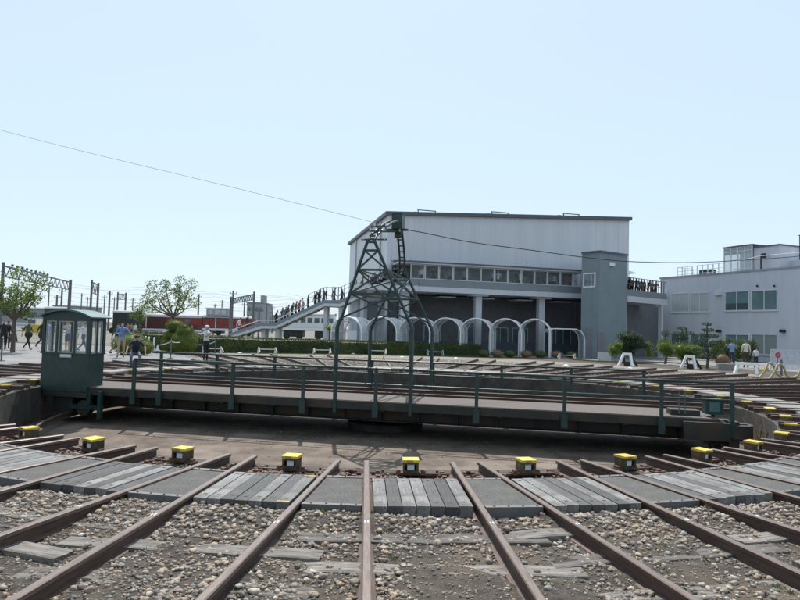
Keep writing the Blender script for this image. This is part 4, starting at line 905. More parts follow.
# ------------------------------------------------------------------ buffer stops
def bstop_small(label, x, y):
    P = GR(x, y); a = math.atan2(P.x-CX, P.y-CY); t = thing('buffer_stop', label, 'buffer stop', P, -a, 'small white buffer stops at the far track ends')
    for s in (-1, 1):
        b = MB(); b.prism([(s*.5335-.09, 0), (s*.5335+.09, 0), (s*.5335+.045, .42), (s*.5335-.045, .42)], -.06, .06, white); b.build('post', t)
        b = MB(); b.bar((s*.5335, -.05, .35), (s*.5335, -.75, .12), .07, rust); b.build('bent_rail', t)
    b = MB(); b.box((0, 0, .3), (1.0, .05, .05), cream); b.build('crossbar', t)
for (x, y, l) in ((212, 353.5, 'short white buffer stop left end, near the photographer in white'), (267, 354, 'short white buffer stop in front of the hedge, below the stairs'), (322, 354.5, 'short white buffer stop in front of the hedge, left of the tower'), (378, 355, 'short white buffer stop seen through the tower legs'), (435, 356, 'short white buffer stop right of the tower, below the hedge end'), (499, 357, 'short white buffer stop below the middle arched canopy'), (567, 359.5, 'short white buffer stop near the slate stair block')):
    bstop_small(l, x, y)
def bstop_A(label, x, y, hz_=.95):
    P = GR(x, y); a = math.atan2(P.x-CX, P.y-CY); t = thing('buffer_stop', label, 'buffer stop', P, -a, 'tall white A-frame buffer stops'); t.scale = (.72, .75, .76)
    b = MB(); b.bar((-.62, -.25, 0), (-.28, 0, hz_), .17, white); b.build('front_leg', t); b = MB(); b.bar((.5, -.25, 0), (.25, 0, hz_), .17, white); b.build('front_leg', t)
    b = MB(); b.bar((-.28, .02, hz_*.96), (-.4, .85, 0), .12, dark); b.bar((.25, .02, hz_*.96), (.6, .85, 0), .12, dark); b.build('rear_brace', t)
    b = MB(); b.box((0, 0, hz_), (.72, .16, .2), white); b.build('beam', t); b = MB(); b.box((-.02, .2, .2), (.5, .3, .36), dark); b.build('block', t)
bstop_A('tall white A-frame buffer stop before the mushroom-shaped tree', 627, 366.5); bstop_A('tall white A-frame buffer stop between the pines', 690, 369)
P = GR(747, 374); t = thing('buffer_stop', 'low wide white buffer stop in front of the people at right', 'buffer stop', P, -R(50)); t.scale = (.85, .85, .95)
for s in (-1, 1): b = MB(); b.bar((s*.62, -.2, 0), (s*.52, 0, .52), .16, white); b.build('post', t)
b = MB(); b.box((0, 0, .56), (1.3, .14, .14), white); b.build('beam', t)
bent = mat('striped_bent_rail', (.35, .27, .1), .6, c2=(.36, .31, .2), scale=3)
P = GR(768, 380); t = thing('bent_rail_stop', 'yellowish rails bent up into loops at the far right', 'buffer stop', P, 0)
pr_ = [(0, 0, .02), (.35, 0, .05), (.6, 0, .35), (.72, 0, .68), (.85, 0, .74), (1.0, 0, .6), (1.12, 0, .25), (1.35, 0, .08), (1.9, 0, .06), (2.15, 0, .2), (2.3, 0, .6), (2.45, 0, .74), (2.6, 0, .6), (2.75, 0, .2), (3.0, 0, .05)]
b = MB(); b.tube([(p[0]-.3, p[1], p[2]) for p in pr_], .05, bent, 8); b.build('bent_rail', t)
b = MB(); b.tube([(p[0]-.1, p[1]+1.07, p[2]) for p in pr_], .05, bent, 8); b.build('bent_rail', t)
# right-hand fence, sign, block
P0 = PX(771, 360, 38); P1 = PX(830, 360, 34); t = thing('white_fence', 'white mesh fence panels by the office at the far right', 'fence', (P0.x, P0.y, G0), math.atan2(P1.y-P0.y, P1.x-P0.x)); LF = (P1-P0).length
b = MB(); 
for i in range(5): b.box((LF*i/4, 0, .62), (.05, .05, 1.24), cream)
b.build('fence_posts', t)
b = MB(); b.bb(0, LF, -.01, .01, .1, 1.2, mat('fence_mesh', (.6, .63, .68), .6, alpha=.55)); b.bb(0, LF, -.02, .02, 1.2, 1.24, cream); b.build('fence_panel', t)
P = PX(778, 355, 37); t = thing('round_sign', 'small round red sign on the white fence', 'sign', P, 0)
b = MB(); b.cyl((0, 0, 0), (0, .02, 0), .17, mat('sign_red', (.45, .05, .05), .5), 20); b.build('sign_plate', t); b = MB(); b.cyl((0, -.012, 0), (0, -.002, 0), .1, mat('sign_grey', (.3, .16, .18), .5), 16); b.build('sign_face', t)
b = MB(); b.cyl((0, .03, -1.15), (0, .03, .1), .02, galv, 8); b.build('sign_post', t)
P = GR(781.5, 377); b = MB(); b.cyl((0, 0, 0), (0, 0, .85), .045, galv, 10); tag(b.build('steel_post', None, P), 'plain grey steel post before the white fence', 'post')
P = GR(727, 370.5); b = MB(); b.bb(-.5, .5, -.2, .25, 0, .38, conc); tag(b.build('concrete_block', None, P, R(-12), .02), 'low pale concrete block left of the people at right', 'block')
P = PX(762, 367, 36); b = MB(); b.bb(-.35, .35, -.1, .15, 0, .1, yellow); b.bb(-.33, -.2, -.09, .14, .1, .2, yellow); b.bb(.2, .33, -.09, .14, .1, .2, yellow); P.z = G0; tag(b.build('wheel_stop', None, P), 'yellow kerb block on the ground beside the fence', 'kerb block')
P = PX(604.5, 355, 43.5); b = MB(); b.bb(-.42, .42, 0, .05, .0, .62, cream); b.bb(-.46, -.42, -.02, .07, 0, .66, white); b.bb(.42, .46, -.02, .07, 0, .66, white); P.z = G0; tag(b.build('white_board', None, P), 'low white board standing against the slate stair block', 'board')
P = PX(352.5, 330, 45.5); b = MB(); b.bb(-.3, .3, 0, .04, .75, 1.62, white); b.bb(-.34, -.3, 0, .05, 0, 1.66, cream); b.bb(.3, .34, 0, .05, 0, 1.66, cream); P.z = G0; tag(b.build('notice_board', None, P), 'blank white notice board on two posts, behind the left tower leg', 'board')
# pale stones / marker slabs beyond
for i, (x, y) in enumerate(((240, 353.5), (353, 354.5), (402, 357.8), (456, 358.8), (566, 366), (630, 369), (694, 375))):
    P = GR(x, y); V0, F0 = ico(1); b = MB(); b.add([(v[0]*.16, v[1]*.12, max(v[2]*.09, -.02)) for v in V0*(1+rng.random((len(V0), 1))*.3)], [tuple(f) for f in F0], cream)
    o = b.build('marker_stone', None, P); tag(o, 'small pale marker stone '+['by the second white buffer stop from left', 'seen between the left tower legs', 'below the hedge behind the tower', 'right of the tower below the hedge end', 'on gravel left of the mushroom-shaped tree', 'on gravel before the left A-frame buffer stop', 'on gravel before the right A-frame buffer stop'][i], 'stone', 'pale marker stones in the yard')
# ------------------------------------------------------------------ left plaza furniture
def at(x, y): return GR(x, y, G0+.012)
for i, (x, y, yt, l) in enumerate(((145, 351, 337, 'leftmost slim white bollard by the hedge'), (148.3, 351, 337.5, 'slim white bollard just right of the leftmost one'), (153.8, 351, 338, 'slim white bollard standing apart by the white cone'))):
    P = at(x, y); h = PX(x, yt, P.y).z-P.z; b = MB(); b.cyl((0, 0, 0), (0, 0, h), .06, white, 10); b.ball((0, 0, h), .06, white, 10, 5); tag(b.build('bollard', None, P), l, 'bollard', 'slim white bollards by the hedge')
P = at(157.5, 351); b = MB(); b.cyl((0, 0, 0), (0, 0, .38), .13, white, 12, .03); b.box((0, 0, .015), (.3, .3, .03), white); tag(b.build('traffic_cone', None, P), 'small white cone right of the white bollards', 'cone')
P = at(145, 353.5); b = MB(); b.bb(-.28, .28, -.15, .2, 0, .3, conc); tag(b.build('grey_planter', None, P, 0, .015), 'grey concrete block at the foot of the two white bollards', 'block')
rp = []
for i, (x, y, yt, l) in enumerate(((170.5, 358.5, 341, 'metal rope post nearest the bridge, left of the black-suited man'), (184.5, 353, 339.5, 'metal rope post just left of the black-suited man'), (215, 355, 341, 'metal rope post right of the photographer in white'), (1.2, 361, 338, 'thin grey post at the left edge of the plaza'))):
    P = at(x, y); h = PX(x, yt, P.y).z-P.z; b = MB(); b.cyl((0, 0, 0), (0, 0, h), .035, galv, 8); b.cyl((0, 0, 0), (0, 0, .03), .14, galv, 12); b.ball((0, 0, h), .045, galv, 8, 5); tag(b.build('rope_post', None, P), l, 'post', 'metal rope posts on the plaza'); rp.append(P+Vector((0, 0, h)))
def rope(a, c, label, sag=.18):
    b = MB(); pts = [a.lerp(c, i/10)-Vector((0, 0, 4*sag*(i/10)*(1-i/10)+.03)) for i in range(11)]; b.tube(pts, .018, cream, 6); tag(b.build('rope', None), label, 'rope')
rope(rp[0], rp[1], 'pale rope between the two left rope posts', .1); rope(rp[1], rp[2], 'pale rope passing behind the black-suited man and photographer', .25); rope(at(157, 353)+Vector((0, 0, .5)), rp[0], 'pale rope running left from the nearest rope post', .05)
# ------------------------------------------------------------------ rolling stock
red = mat('loco_red', (.19, .028, .02), .5, var=.3, scale=1.5); maroon = mat('loco_maroon', (.075, .018, .016), .5, var=.2, scale=1.5); rgrey = mat('rolling_stock_roof', (.24, .26, .28), .6)
silver = mat('silver_stripe', (.62, .64, .66), .4, .2)
def vehicle(name, label, cat, x0, x1, Y, ytop, ylow, bodym, kind, group=None):
    A_ = PX(x0, 330, Y); B_ = PX(x1, 330, Y); L_ = B_.x-A_.x; xm = (x0+x1)/2; zt = PX(xm, ytop, Y).z-G0; zl = PX(xm, ylow, Y).z-G0
    t = thing(name, label, cat, ((A_.x+B_.x)/2, Y, G0), 0, group); h = L_/2
    b = MB(); b.bb(-h, h, 0, 2.8, zl, zt, bodym); b.build('body', t, bevel=.06)
    b = MB(); b.prism([(-1.5, 0), (1.5, 0), (1.3, .22), (.6, .36), (-.6, .36), (-1.3, .22)], -h-.05, h+.05, rgrey); o = b.build('roof', t, (0, 1.4, zt+.003), pi/2)
    b = MB(); b.bb(-h-.03, h+.03, -.05, 2.85, zl-.38, zl-.003, white if kind != 'wagon' else dark); b.build('underframe', t)
    for bx in (-h*.62, h*.62):
        b = MB(); b.bb(bx-1.4, bx+1.4, .2, 2.6, .35, zl-.39, dark); g = b.build('bogie', t)
        for wx in (-.9, .9): b = MB(); b.cyl((bx+wx, .35, .45), (bx+wx, .6, .45), .45, dark, 18); b.build('wheel', g)
    return t, h, zl, zt
t, h, zl, zt = vehicle('diesel_locomotive', 'maroon and red locomotive behind the topiary and open-branched tree', 'locomotive', 136, 202, 105, 316.2, 329, red, 'loco')
b = MB(); b.bb(-h+.02, -h+5.0, -.03, -.004, zl, zt-.2, maroon); b.build('maroon_panel', t)
b = MB(); b.bb(-h+.7, -h+.85, -.06, -.032, zl+.1, zt-.3, silver); b.bb(-h+1.6, -h+1.75, -.06, -.032, zl+.1, zt-.3, silver); b.bb(-h+.7, -h+1.75, -.06, -.032, zt-.3, zt-.2, silver); b.build('door_outline', t)
b = MB(); b.box((0, -.6, zl-.1), (2*h, .05, .08), white); b.box((0, -.6, zl-.5), (2*h, .05, .08), white)
for i in range(10): b.box((-h+i*2*h/9, -.6, zl-.6), (.06, .05, 1.0), white)
b.build('side_handrail', t)
for i in range(7): b = MB(); x = -h+5.6+i*(2*h-6.2)/7; b.bb(x, x+.7, -.02, -.004, zl+.25, zl+.8, maroon); b.build('grille', t)
b = MB(); b.bb(-h, h, -.015, -.003, zt-.16, zt-.02, silver); b.build('roof_stripe', t)
for s in (-.4, .1, .55): b = MB(); b.bb(h*s-.5, h*s+.5, -.02, -.004, zt-1.0, zt-.4, gd); b.build('window', t)
t, h, zl, zt = vehicle('diesel_locomotive', 'red locomotive with raised centre cab left of the staircase foot', 'locomotive', 203, 252, 104, 318.2, 328.7, red, 'loco')
b = MB(); cx = -h+2.1; b.bb(cx-1.7, cx+1.9, .1, 2.7, zt+.37, zt+1.55, mat('cab_grey', (.3, .3, .32), .5)); b.bb(cx-1.9, cx+2.1, 0, 2.8, zt+1.55, zt+1.68, white); cabx = b.build('raised_cab', t)
for i in range(3): b = MB(); b.bb(cx-1.35+i*1.1, cx-.6+i*1.1, .07, .096, zt+.6, zt+1.35, blind); b.build('window', cabx)
b = MB(); b.bb(cx-.1, cx+.05, -.03, -.004, zl, zt, silver); b.bb(h-2.6, h-2.5, -.03, -.004, zl, zt, silver); b.build('body_trim', t)
b = MB(); b.box((0, -.5, zl-.15), (2*h, .05, .08), white)
for i in range(8): b.box((-h+i*2*h/7, -.5, zl-.4), (.06, .05, .9), white)
b.build('side_handrail', t)
t, h, zl, zt = vehicle('goods_wagon', 'black-green wagon behind the man in blue', 'wagon', 112, 134, 98, 312.5, 328, mat('wagon_black', (.02, .026, .024), .6), 'wagon')
t, h, zl, zt = vehicle('passenger_carriage', 'grey passenger carriage behind the left tree', 'carriage', -25, 42, 96, 308.5, 325, mat('carriage_grey', (.25, .26, .27), .5), 'coach')
for i in range(9): b = MB(); x = -h+.8+i*(2*h-1.6)/9; b.bb(x, x+.85, -.03, -.004, zt-1.15, zt-.45, gd); b.build('window', t)
b = MB(); b.bb(-h, h, -.02, -.004, zl+.1, zl+.45, silver); b.build('stripe', t)
t, h, zl, zt = vehicle('passenger_carriage', 'dark carriage end showing behind the operator cab roof', 'carriage', 43, 66, 92, 309, 326, mat('carriage_dark', (.04, .045, .045), .5), 'coach')
for i in range(3): b = MB(); x = -h+.6+i*1.1; b.bb(x, x+.7, -.03, -.004, zt-1.15, zt-.45, blind); b.build('window', t)
# yellow track machine bits behind people
P = PX(35, 335, 60); t = thing('yellow_machine', 'small yellow works vehicle parked behind the walking people at left', 'works vehicle', (P.x, 60, G0))
b = MB(); b.bb(-1.0, 1.0, 0, 1.4, .5, 1.3, yellow); b.build('body', t, bevel=.05); b = MB(); b.bb(-.9, 0, .1, 1.3, 1.3, 1.9, cream); b.bb(-.8, -.1, .07, .097, 1.4, 1.8, gd); b.build('cabin', t)
for s in (-.65, .65): b = MB(); b.cyl((s, -.05, .33), (s, .18, .33), .33, dark, 16); b.build('wheel', t)
# train far under the stairs
t, h, zl, zt = vehicle('passenger_carriage', 'pale carriage glimpsed beneath the staircase', 'carriage', 283, 334, 90, 315, 328, silver, 'coach')
for i in range(7): b = MB(); x = -h+.5+i*1.0; b.bb(x, x+.7, -.03, -.004, zt-1.1, zt-.4, gd); b.build('window', t)
# ------------------------------------------------------------------ catenary masts
mastm = mat('mast_concrete', (.13, .13, .14), .8)
steelg = mat('mast_steel', (.11, .12, .135), .6)
def mast(name, label, x, ytop, Y, wpx=3.0, group='catenary masts', m=mastm, arm=0):
    P = PX(x, 330, Y); z = PX(x, ytop, Y).z-G0; r = wpx/FPX*Y/2; t = thing(name, label, 'mast', (P.x, Y, G0), 0, group); b = MB(); b.cyl((0, 0, 0), (0, 0, z), r*1.1, m, 8, r*.85); b.build('pole', t)
    b = MB(); b.bar((-.5, 0, z*.93), (.6, 0, z*.93), .07, steelg)
    for s in (-.4, 0, .5): b.cyl((s, 0, z*.93), (s, 0, z*.93+.3), .05, steelg, 6)
    b.build('cross_arm', t); return t
def portal(name, label, xa, ya, Ya, xb, yb, Yb, wpx, drop=1.0, ladder_=False, knobs=False):
    PA_, PB_ = PX(xa, ya, Ya), PX(xb, yb, Yb); t = thing(name, label, 'gantry', (PA_.x, PA_.y, G0)); o_ = Vector((PA_.x, PA_.y, G0)); A_, B_ = PA_-o_, PB_-o_
    for q_, Yq in ((A_, Ya), (B_, Yb)):
        b = MB(); r = wpx/FPX*Yq/2; b.cyl((q_.x, q_.y, 0), (q_.x, q_.y, q_.z+.2), r*1.1, mastm, 8, r*.9); b.build('pole', t)
    b = MB(); D = Vector((0, 0, drop)); n = 14 if abs(xb-xa) > 15 else 4; b.bar(A_-Vector((0, 0, .2)), B_-Vector((0, 0, .2)), .16, steelg); b.bar(A_-D, B_-D, .12, steelg)
    for i in range(n):
        p, q_ = A_.lerp(B_, i/n), A_.lerp(B_, (i+1)/n); m_ = A_.lerp(B_, (i+.5)/n); b.bar(p-Vector((0, 0, .2)), m_-D, .07, steelg); b.bar(m_-D, q_-Vector((0, 0, .2)), .07, steelg)
    b.build('lattice_beam', t); 
    if knobs:
        for i in range(9): b = MB(); p = A_.lerp(B_, .1+i*.06); b.ball((p.x, p.y, p.z+.08), (.17, .13, .17), mastm, 8, 5); b.build('insulator', t)
    return t
portal('catenary_gantry', 'big lattice catenary gantry above the left tree', 3.5, 264, 66, 70.5, 281, 92, 3.2, 1.3, knobs=True)
portal('catenary_gantry', 'narrow double-mast gantry left of the blue-shirted man', 92, 281, 108, 98.5, 284, 112, 2.2, 2.0)
portal('catenary_gantry', 'small distant gantry above the black wagon', 118, 293, 135, 126, 293.5, 140, 1.8, 1.4)
portal('catenary_gantry', 'lattice gantry right of the red locomotives', 231, 298, 98, 254.2, 293, 86, 2.2, .9)
mast('catenary_mast', 'tall mast joined to the left of the right-hand gantry', 231.6, 290.5, 96, 1.8)
mast('catenary_mast', 'slim mast standing alone between the two narrow gantries', 108, 291, 120, 2.0)
mast('catenary_mast', 'thin mast just left of the open-branched tree', 151, 299, 130, 1.6)
mast('catenary_mast', 'short mast left of the staircase foot', 258.5, 309, 84, 1.8)
mast('catenary_mast', 'thin mast right of the open-branched tree', 197.5, 294, 130, 1.7)
mast('catenary_mast', 'thin mast inside the right-hand lattice gantry', 243.5, 302, 125, 1.6)
mast('catenary_mast', 'dark mast under the right part of the left gantry beam', 60, 288, 98, 2.0)
mast('catenary_mast', 'stub mast left of the dark one under the gantry', 55.3, 295, 104, 2.0)
for x_, y_, Y_, l_ in ((80, 293, 150, 'faint thin mast between the big gantry and the narrow double one'), (86, 297, 160, 'faint short mast just left of the narrow double gantry'), (103, 295, 155, 'faint thin mast right of the narrow double gantry'), (113, 297, 140, 'thin mast above the left end of the black wagon'), (131.5, 298, 150, 'thin mast left of the small dark tree'), (221, 300, 150, 'thin faint mast left of the right-hand gantry'), (266, 303, 150, 'faint mast above the first stair landing'), (272, 306, 160, 'faint short mast right of the first stair landing'), (214, 304, 170, 'faint short mast above the second locomotive cab')):
    mast('catenary_mast', l_, x_, y_, Y_, 1.2)
mast('catenary_mast', 'pale distant mast below the middle of the gantry beam', 47, 286, 150, 1.4)
wl = mat('overhead_wire', (.25, .27, .3), .6)
ov = [((64, 283), (360, 298)), ((60, 291), (360, 302)), ((70, 296), (355, 306)), ((64, 300), (350, 309)), ((72, 304), (340, 311)), ((0, 281), (72, 293)), ((0, 288), (72, 297)), ((75, 287), (345, 300.5)), ((66, 286), (352, 299.5)), ((100, 300), (350, 307.5)), ((100, 306), (345, 313)), ((0, 297), (72, 301))]
wl_lab = ['topmost', 'second', 'third', 'fourth', 'lowest']
for i, (a_, c_) in enumerate(ov):
    Y = 115+i*3; A_, B_ = PX(*a_, Y), PX(*c_, Y+8); b = MB(); n = 24
    pts = [A_.lerp(B_, j/n)-Vector((0, 0, .5*4*((j/n*4) % 1)*(1-(j/n*4) % 1))) for j in range(n+1)]; b.tube(pts, .022, wl, 4)
    o = b.build('overhead_wire', None); tag(o, 'thin overhead railway wire against the pale sky, left of the hall', 'wire', 'overhead railway wires'); 
# distant buildings
fb = mat('far_building_wall', (.28, .29, .31), .8, var=.06)
def far_b(label, x0, x1, yt, Y, m, extra=None):
    A_, B_ = PX(x0, 330, Y), PX(x1, 330, Y); z = PX((x0+x1)/2, yt, Y).z-G0; t = thing('distant_building', label, 'building', ((A_.x+B_.x)/2, Y, G0)); h = (B_.x-A_.x)/2
    b = MB(); b.bb(-h, h, 0, 14, 0, z, m); b.build('walls', t); b = MB(); b.bb(-h-.2, h+.2, -.2, 14.2, z, z+.3, rgrey); b.build('roof', t)
    for i in range(4):
        b = MB(); x = -h+.4+i*(2*h-.4)/4; b.bb(x, x+(2*h)/7, -.06, 0, z*.72, z*.85, gd); b.build('window', t)
    if extra:
        b = MB(); b.bb(extra[0]*h, extra[1]*h, 2, 6, z+.3, z+.3+extra[2], m); b.build('roof_block', t)
far_b('grey distant building behind the right-hand gantry, with a roof block', 246, 262, 303, 190, fb, (.5, .95, 2.2))
far_b('low grey distant building behind the operator cab roof', 52, 76, 306.5, 170, fb)
far_b('pale low distant building between the stairs and gantry', 263, 300, 316, 230, fb)
far_b('long low distant building behind the locomotives', 150, 232, 315.5, 260, fb)
# ------------------------------------------------------------------ people
def body_mesh(name, P, skirt=False):
    """P: joints; one continuous skinned surface, five-fingered hands."""
    vs, es, rs, rg = [], [], [], []
    def V(p, r, reg, par=None):
        vs.append(Vector(p)); rs.append(r if isinstance(r, tuple) else (r, r)); rg.append(reg)
        if par is not None: es.append((par, len(vs)-1))
        return len(vs)-1
    pel = V(P['pelvis'], (.155, .115), 'pants'); wa = V(Vector(P['pelvis']).lerp(Vector(P['chest']), .45), (.14, .1), 'shirt', pel)
    ch = V(P['chest'], (.165, .115), 'shirt', wa); nk0 = V(Vector(P['chest']).lerp(Vector(P['neck']), .72), (.09, .075), 'shirt', ch); nk = V(P['neck'], .052, 'skin', nk0)
    hd = Vector(P['head']); up = (hd-Vector(P['neck'])).normalized(); f = Vector(P.get('face', (0, -1, 0)))
    h1 = V(hd-up*.045+f*.012, (.068, .075), 'skin', nk); h2 = V(hd+up*.04, (.078, .092), 'hair', h1); h3 = V(hd+up*.105, (.05, .06), 'hair', h2)
    V(hd-up*.02+f*.105, .014, 'skin', h1)
    for s, S in ((-1, 'L'), (1, 'R')):
        sh = V(P['sh'+S], .058, 'shirt', nk0); sl = V(Vector(P['sh'+S]).lerp(Vector(P['el'+S]), .55), .05, 'shirt', sh); el = V(P['el'+S], .04, 'sleeve', sl); wr = V(P['wr'+S], .026, 'skin', el)
        d = (Vector(P['wr'+S])-Vector(P['el'+S])).normalized(); side = d.cross(Vector((0, 1, 0.01))); side = side.normalized() if side.length > .1 else Vector((1, 0, 0))
        pm = V(Vector(P['wr'+S])+d*.07, (.03, .022), 'skin', wr)
        for k in range(4):
            b0 = vs[pm]+d*.035+side*((k-1.5)*.019); a = V(b0, .0085, 'skin', pm); V(b0+d*(.035+.008*(1.5-abs(k-1.5)))+Vector((0, -.012, 0)), .007, 'skin', a)
        a = V(vs[wr]+d*.045+side*.04, .01, 'skin', pm); V(vs[wr]+d*.08+side*.05, .008, 'skin', a)
        hp = V(P['hip'+S], .1, 'pants', pel); th = V(Vector(P['hip'+S]).lerp(Vector(P['kn'+S]), .5), .078, 'pants', hp); kn = V(P['kn'+S], .058, 'leg', th); sh2 = V(Vector(P['kn'+S]).lerp(Vector(P['an'+S]), .35), .056, 'leg', kn); an = V(P['an'+S], .038, 'leg', sh2)
        tdir = Vector(P.get('toe', (0, -1, 0))); he = V(Vector(P['an'+S])+Vector((0, 0, -.045)), .042, 'shoe', an); V(Vector(P['an'+S])+tdir*.15+Vector((0, 0, -.055)), .034, 'shoe', he)
    me = bpy.data.meshes.new(name); me.from_pydata([tuple(v) for v in vs], es, []); o = bpy.data.objects.new(name, me); col.objects.link(o)
    sk = o.modifiers.new('s', 'SKIN'); sk.use_smooth_shade = True
    for i, l in enumerate(me.skin_vertices[0].data): l.radius = rs[i]; l.use_root = (i == 0)
    ss = o.modifiers.new('u', 'SUBSURF'); ss.levels = 1; ss.render_levels = 1
    dg = bpy.context.evaluated_depsgraph_get(); me2 = bpy.data.meshes.new_from_object(o.evaluated_get(dg)); bpy.data.objects.remove(o)
    me2.name = name; pts = [(tuple(v)) for v in vs]; A_ = np.array(pts)
    segs = [(i, i) for i in range(len(vs))]+es; S0 = np.array([A_[a] for a, _ in segs]); S1 = np.array([A_[c] for _, c in segs])
    order = ['shirt', 'pants', 'skin', 'hair', 'shoe', 'sleeve', 'leg']; me2.materials.clear()
    for k in order: me2.materials.append(PM[k])
    for p in me2.polygons:
        c = np.array(p.center); d = S1-S0; tt = np.clip(((c-S0)*d).sum(1)/np.maximum((d*d).sum(1), 1e-9), 0, 1); dist = np.linalg.norm(c-(S0+d*tt[:, None]), axis=1)-np.array([(rs[a][0]*(1-0)+rs[e][0])/2*.9 for a, e in segs]); i = int(dist.argmin()); a, e = segs[i]; r_ = rg[a] if tt[i] < .5 else rg[e]
        if a == e: r_ = rg[a]
        if r_ == 'hair' and Vector(c-np.array(hd)).dot(Vector(P.get('face', (0, -1, 0)))) > .045 and (c-np.array(hd)).dot(np.array(up)) < .055: r_ = 'skin'
        p.material_index = order.index(r_); p.use_smooth = True
    return me2
PM = {}
def pmat(k, prop, rough=.8):
    m = bpy.data.materials.new('person_'+k); m.use_nodes = True; n = m.node_tree; a = n.nodes.new('ShaderNodeAttribute'); a.attribute_type = 'OBJECT'; a.attribute_name = prop; b_ = n.nodes['Principled BSDF']; b_.inputs['Roughness'].default_value = rough
    n.links.new(a.outputs['Color'], b_.inputs['Base Color']); PM[k] = m
for k, pr in (('shirt', 'shirt_colour'), ('pants', 'trouser_colour'), ('skin', 'skin_colour'), ('hair', 'hair_colour'), ('shoe', 'shoe_colour'), ('sleeve', 'sleeve_colour'), ('leg', 'leg_colour')): pmat(k, pr)
base = dict(pelvis=(0, 0, .93), chest=(0, 0, 1.27), neck=(0, 0, 1.5), head=(0, -.015, 1.61), shL=(-.18, 0, 1.42), shR=(.18, 0, 1.42), elL=(-.23, .02, 1.14), elR=(.23, .02, 1.14), wrL=(-.25, -.05, .9), wrR=(.25, -.05, .9), hipL=(-.095, 0, .9), hipR=(.095, 0, .9), knL=(-.1, -.01, .5), knR=(.1, -.01, .5), anL=(-.11, .02, .1), anR=(.11, .02, .1))
def pose(**k): d = dict(base); d.update(k); return d
POSE = {
 'stand': pose(),
 'walk': pose(knL=(-.1, -.16, .51), anL=(-.1, -.28, .11), knR=(.1, .05, .5), anR=(.1, .34, .16), elL=(-.23, .13, 1.16), wrL=(-.24, .17, .93), elR=(.23, -.08, 1.16), wrR=(.22, -.24, .98), chest=(0, -.03, 1.27), neck=(0, -.05, 1.5), head=(0, -.08, 1.61)),
 'photo': pose(elL=(-.27, -.14, 1.2), wrL=(-.1, -.33, 1.4), elR=(.27, -.14, 1.2), wrR=(.1, -.33, 1.4)),
 'point': pose(elR=(.36, -.1, 1.22), wrR=(.58, -.2, 1.12), elL=(-.27, -.08, 1.18), wrL=(-.1, -.3, 1.2), knL=(-.13, -.1, .51), anL=(-.16, -.13, .1)),
 'crouch': pose(pelvis=(0, .12, .62), chest=(0, -.12, .88), neck=(0, -.24, 1.06), head=(0, -.32, 1.15), shL=(-.17, -.17, 1.0), shR=(.17, -.17, 1.0), elL=(-.31, -.28, .8), elR=(.31, -.28, .8), wrL=(-.36, -.45, .66), wrR=(.3, -.42, .6), hipL=(-.1, .12, .6), hipR=(.1, .12, .6), knL=(-.16, -.18, .46), knR=(.16, -.16, .46), anL=(-.14, .02, .1), anR=(.14, .02, .1)),
 'lean': pose(elL=(-.27, -.16, 1.16), wrL=(-.2, -.38, 1.1), elR=(.27, -.16, 1.16), wrR=(.2, -.38, 1.1), chest=(0, -.06, 1.25), neck=(0, -.12, 1.46), head=(0, -.15, 1.57)),
}
PME = {k: body_mesh('person_'+k, v) for k, v in POSE.items()}
SK, HR = (.42, .26, .18), (.02, .017, .015)
acc_b = {}
def person(label, x, yfeet, pose_, head, shirt, pants, h=1.7, Y=None, z=None, sleeve=None, leg=None, hair=HR, shoe=(.02, .02, .02), cap=None, skirt=None, bag=None, camera_=False, group=None, scale_w=1):
    if Y is None: P = GR(x, yfeet, G0+.012); Y = P.y
    else:
        P = PX(x, 330, Y); P.z = G0+.012 if z is None else z
        P.x = PX(x, 330-(P.z-.6)*FPX/Y, Y).x
    o = bpy.data.objects.new('person', PME[pose_]); col.objects.link(o); s = h/1.74; o.location = P; o.scale = (s*scale_w, s*scale_w, s); o.rotation_euler = (0, 0, R(head)); tag(o, label, 'person', group)
    for k, v in (('shirt_colour', shirt), ('trouser_colour', pants), ('skin_colour', SK), ('hair_colour', hair), ('shoe_colour', shoe), ('sleeve_colour', sleeve or shirt), ('leg_colour', leg or pants)): o[k] = [float(c) for c in v]
    hd = Vector(POSE[pose_]['head'])
    def cm(c): 
        key = tuple(c)
        if key not in acc_b: acc_b[key] = mat('cloth', c, .8, var=.05)
        return acc_b[key]
    if cap: b = MB(); b.ball((hd.x, hd.y+.01, hd.z+.07), (.098, .112, .075), cm(cap), 12, 6); b.ball((hd.x, hd.y-.11, hd.z+.055), (.07, .07, .012), cm(cap), 10, 4); b.build('cap', o)
    if skirt:
        b = MB(); k = 14; pe = Vector(POSE[pose_]['pelvis']); r0 = [(pe.x+.165*cos(2*pi*j/k), pe.y+.13*sin(2*pi*j/k), pe.z+.1) for j in range(k)]; r1 = [(pe.x+.26*cos(2*pi*j/k), pe.y+.23*sin(2*pi*j/k), pe.z-.42) for j in range(k)]
        b.add(r0+r1, [(j, (j+1) % k, (j+1) % k+k, j+k) for j in range(k)], cm(skirt), True); b.build('skirt', o)
    if bag: b = MB(); b.bb(-.14, .14, .11, .26, 1.05, 1.45, cm(bag)); b.build('backpack', o, bevel=.03)
    if camera_: 
        c = MB(); c.bb(-.07, .07, -.03, .03, -.045, .045, black); c.cyl((0, -.03, 0), (0, -.1, 0), .035, black, 12); m_ = c.build('camera', None, P + Matrix.Rotation(R(head), 3, 'Z') @ Vector((0, -.43*s, 1.44*s)), R(head)); tag(m_, 'small black camera held up by '+camera_, 'camera')
    return o
navy = (.015, .02, .05); blk = (.012, .012, .014); wht = (.6, .62, .65); khk = (.3, .25, .18); gry = (.2, .2, .21); blu = (.08, .18, .42); lbl = (.3, .4, .55); grn = (.06, .085, .05); jean = (.06, .09, .16)
person('person in black suit at the left edge of the plaza', 2.5, 350, 'stand', 20, blk, blk)
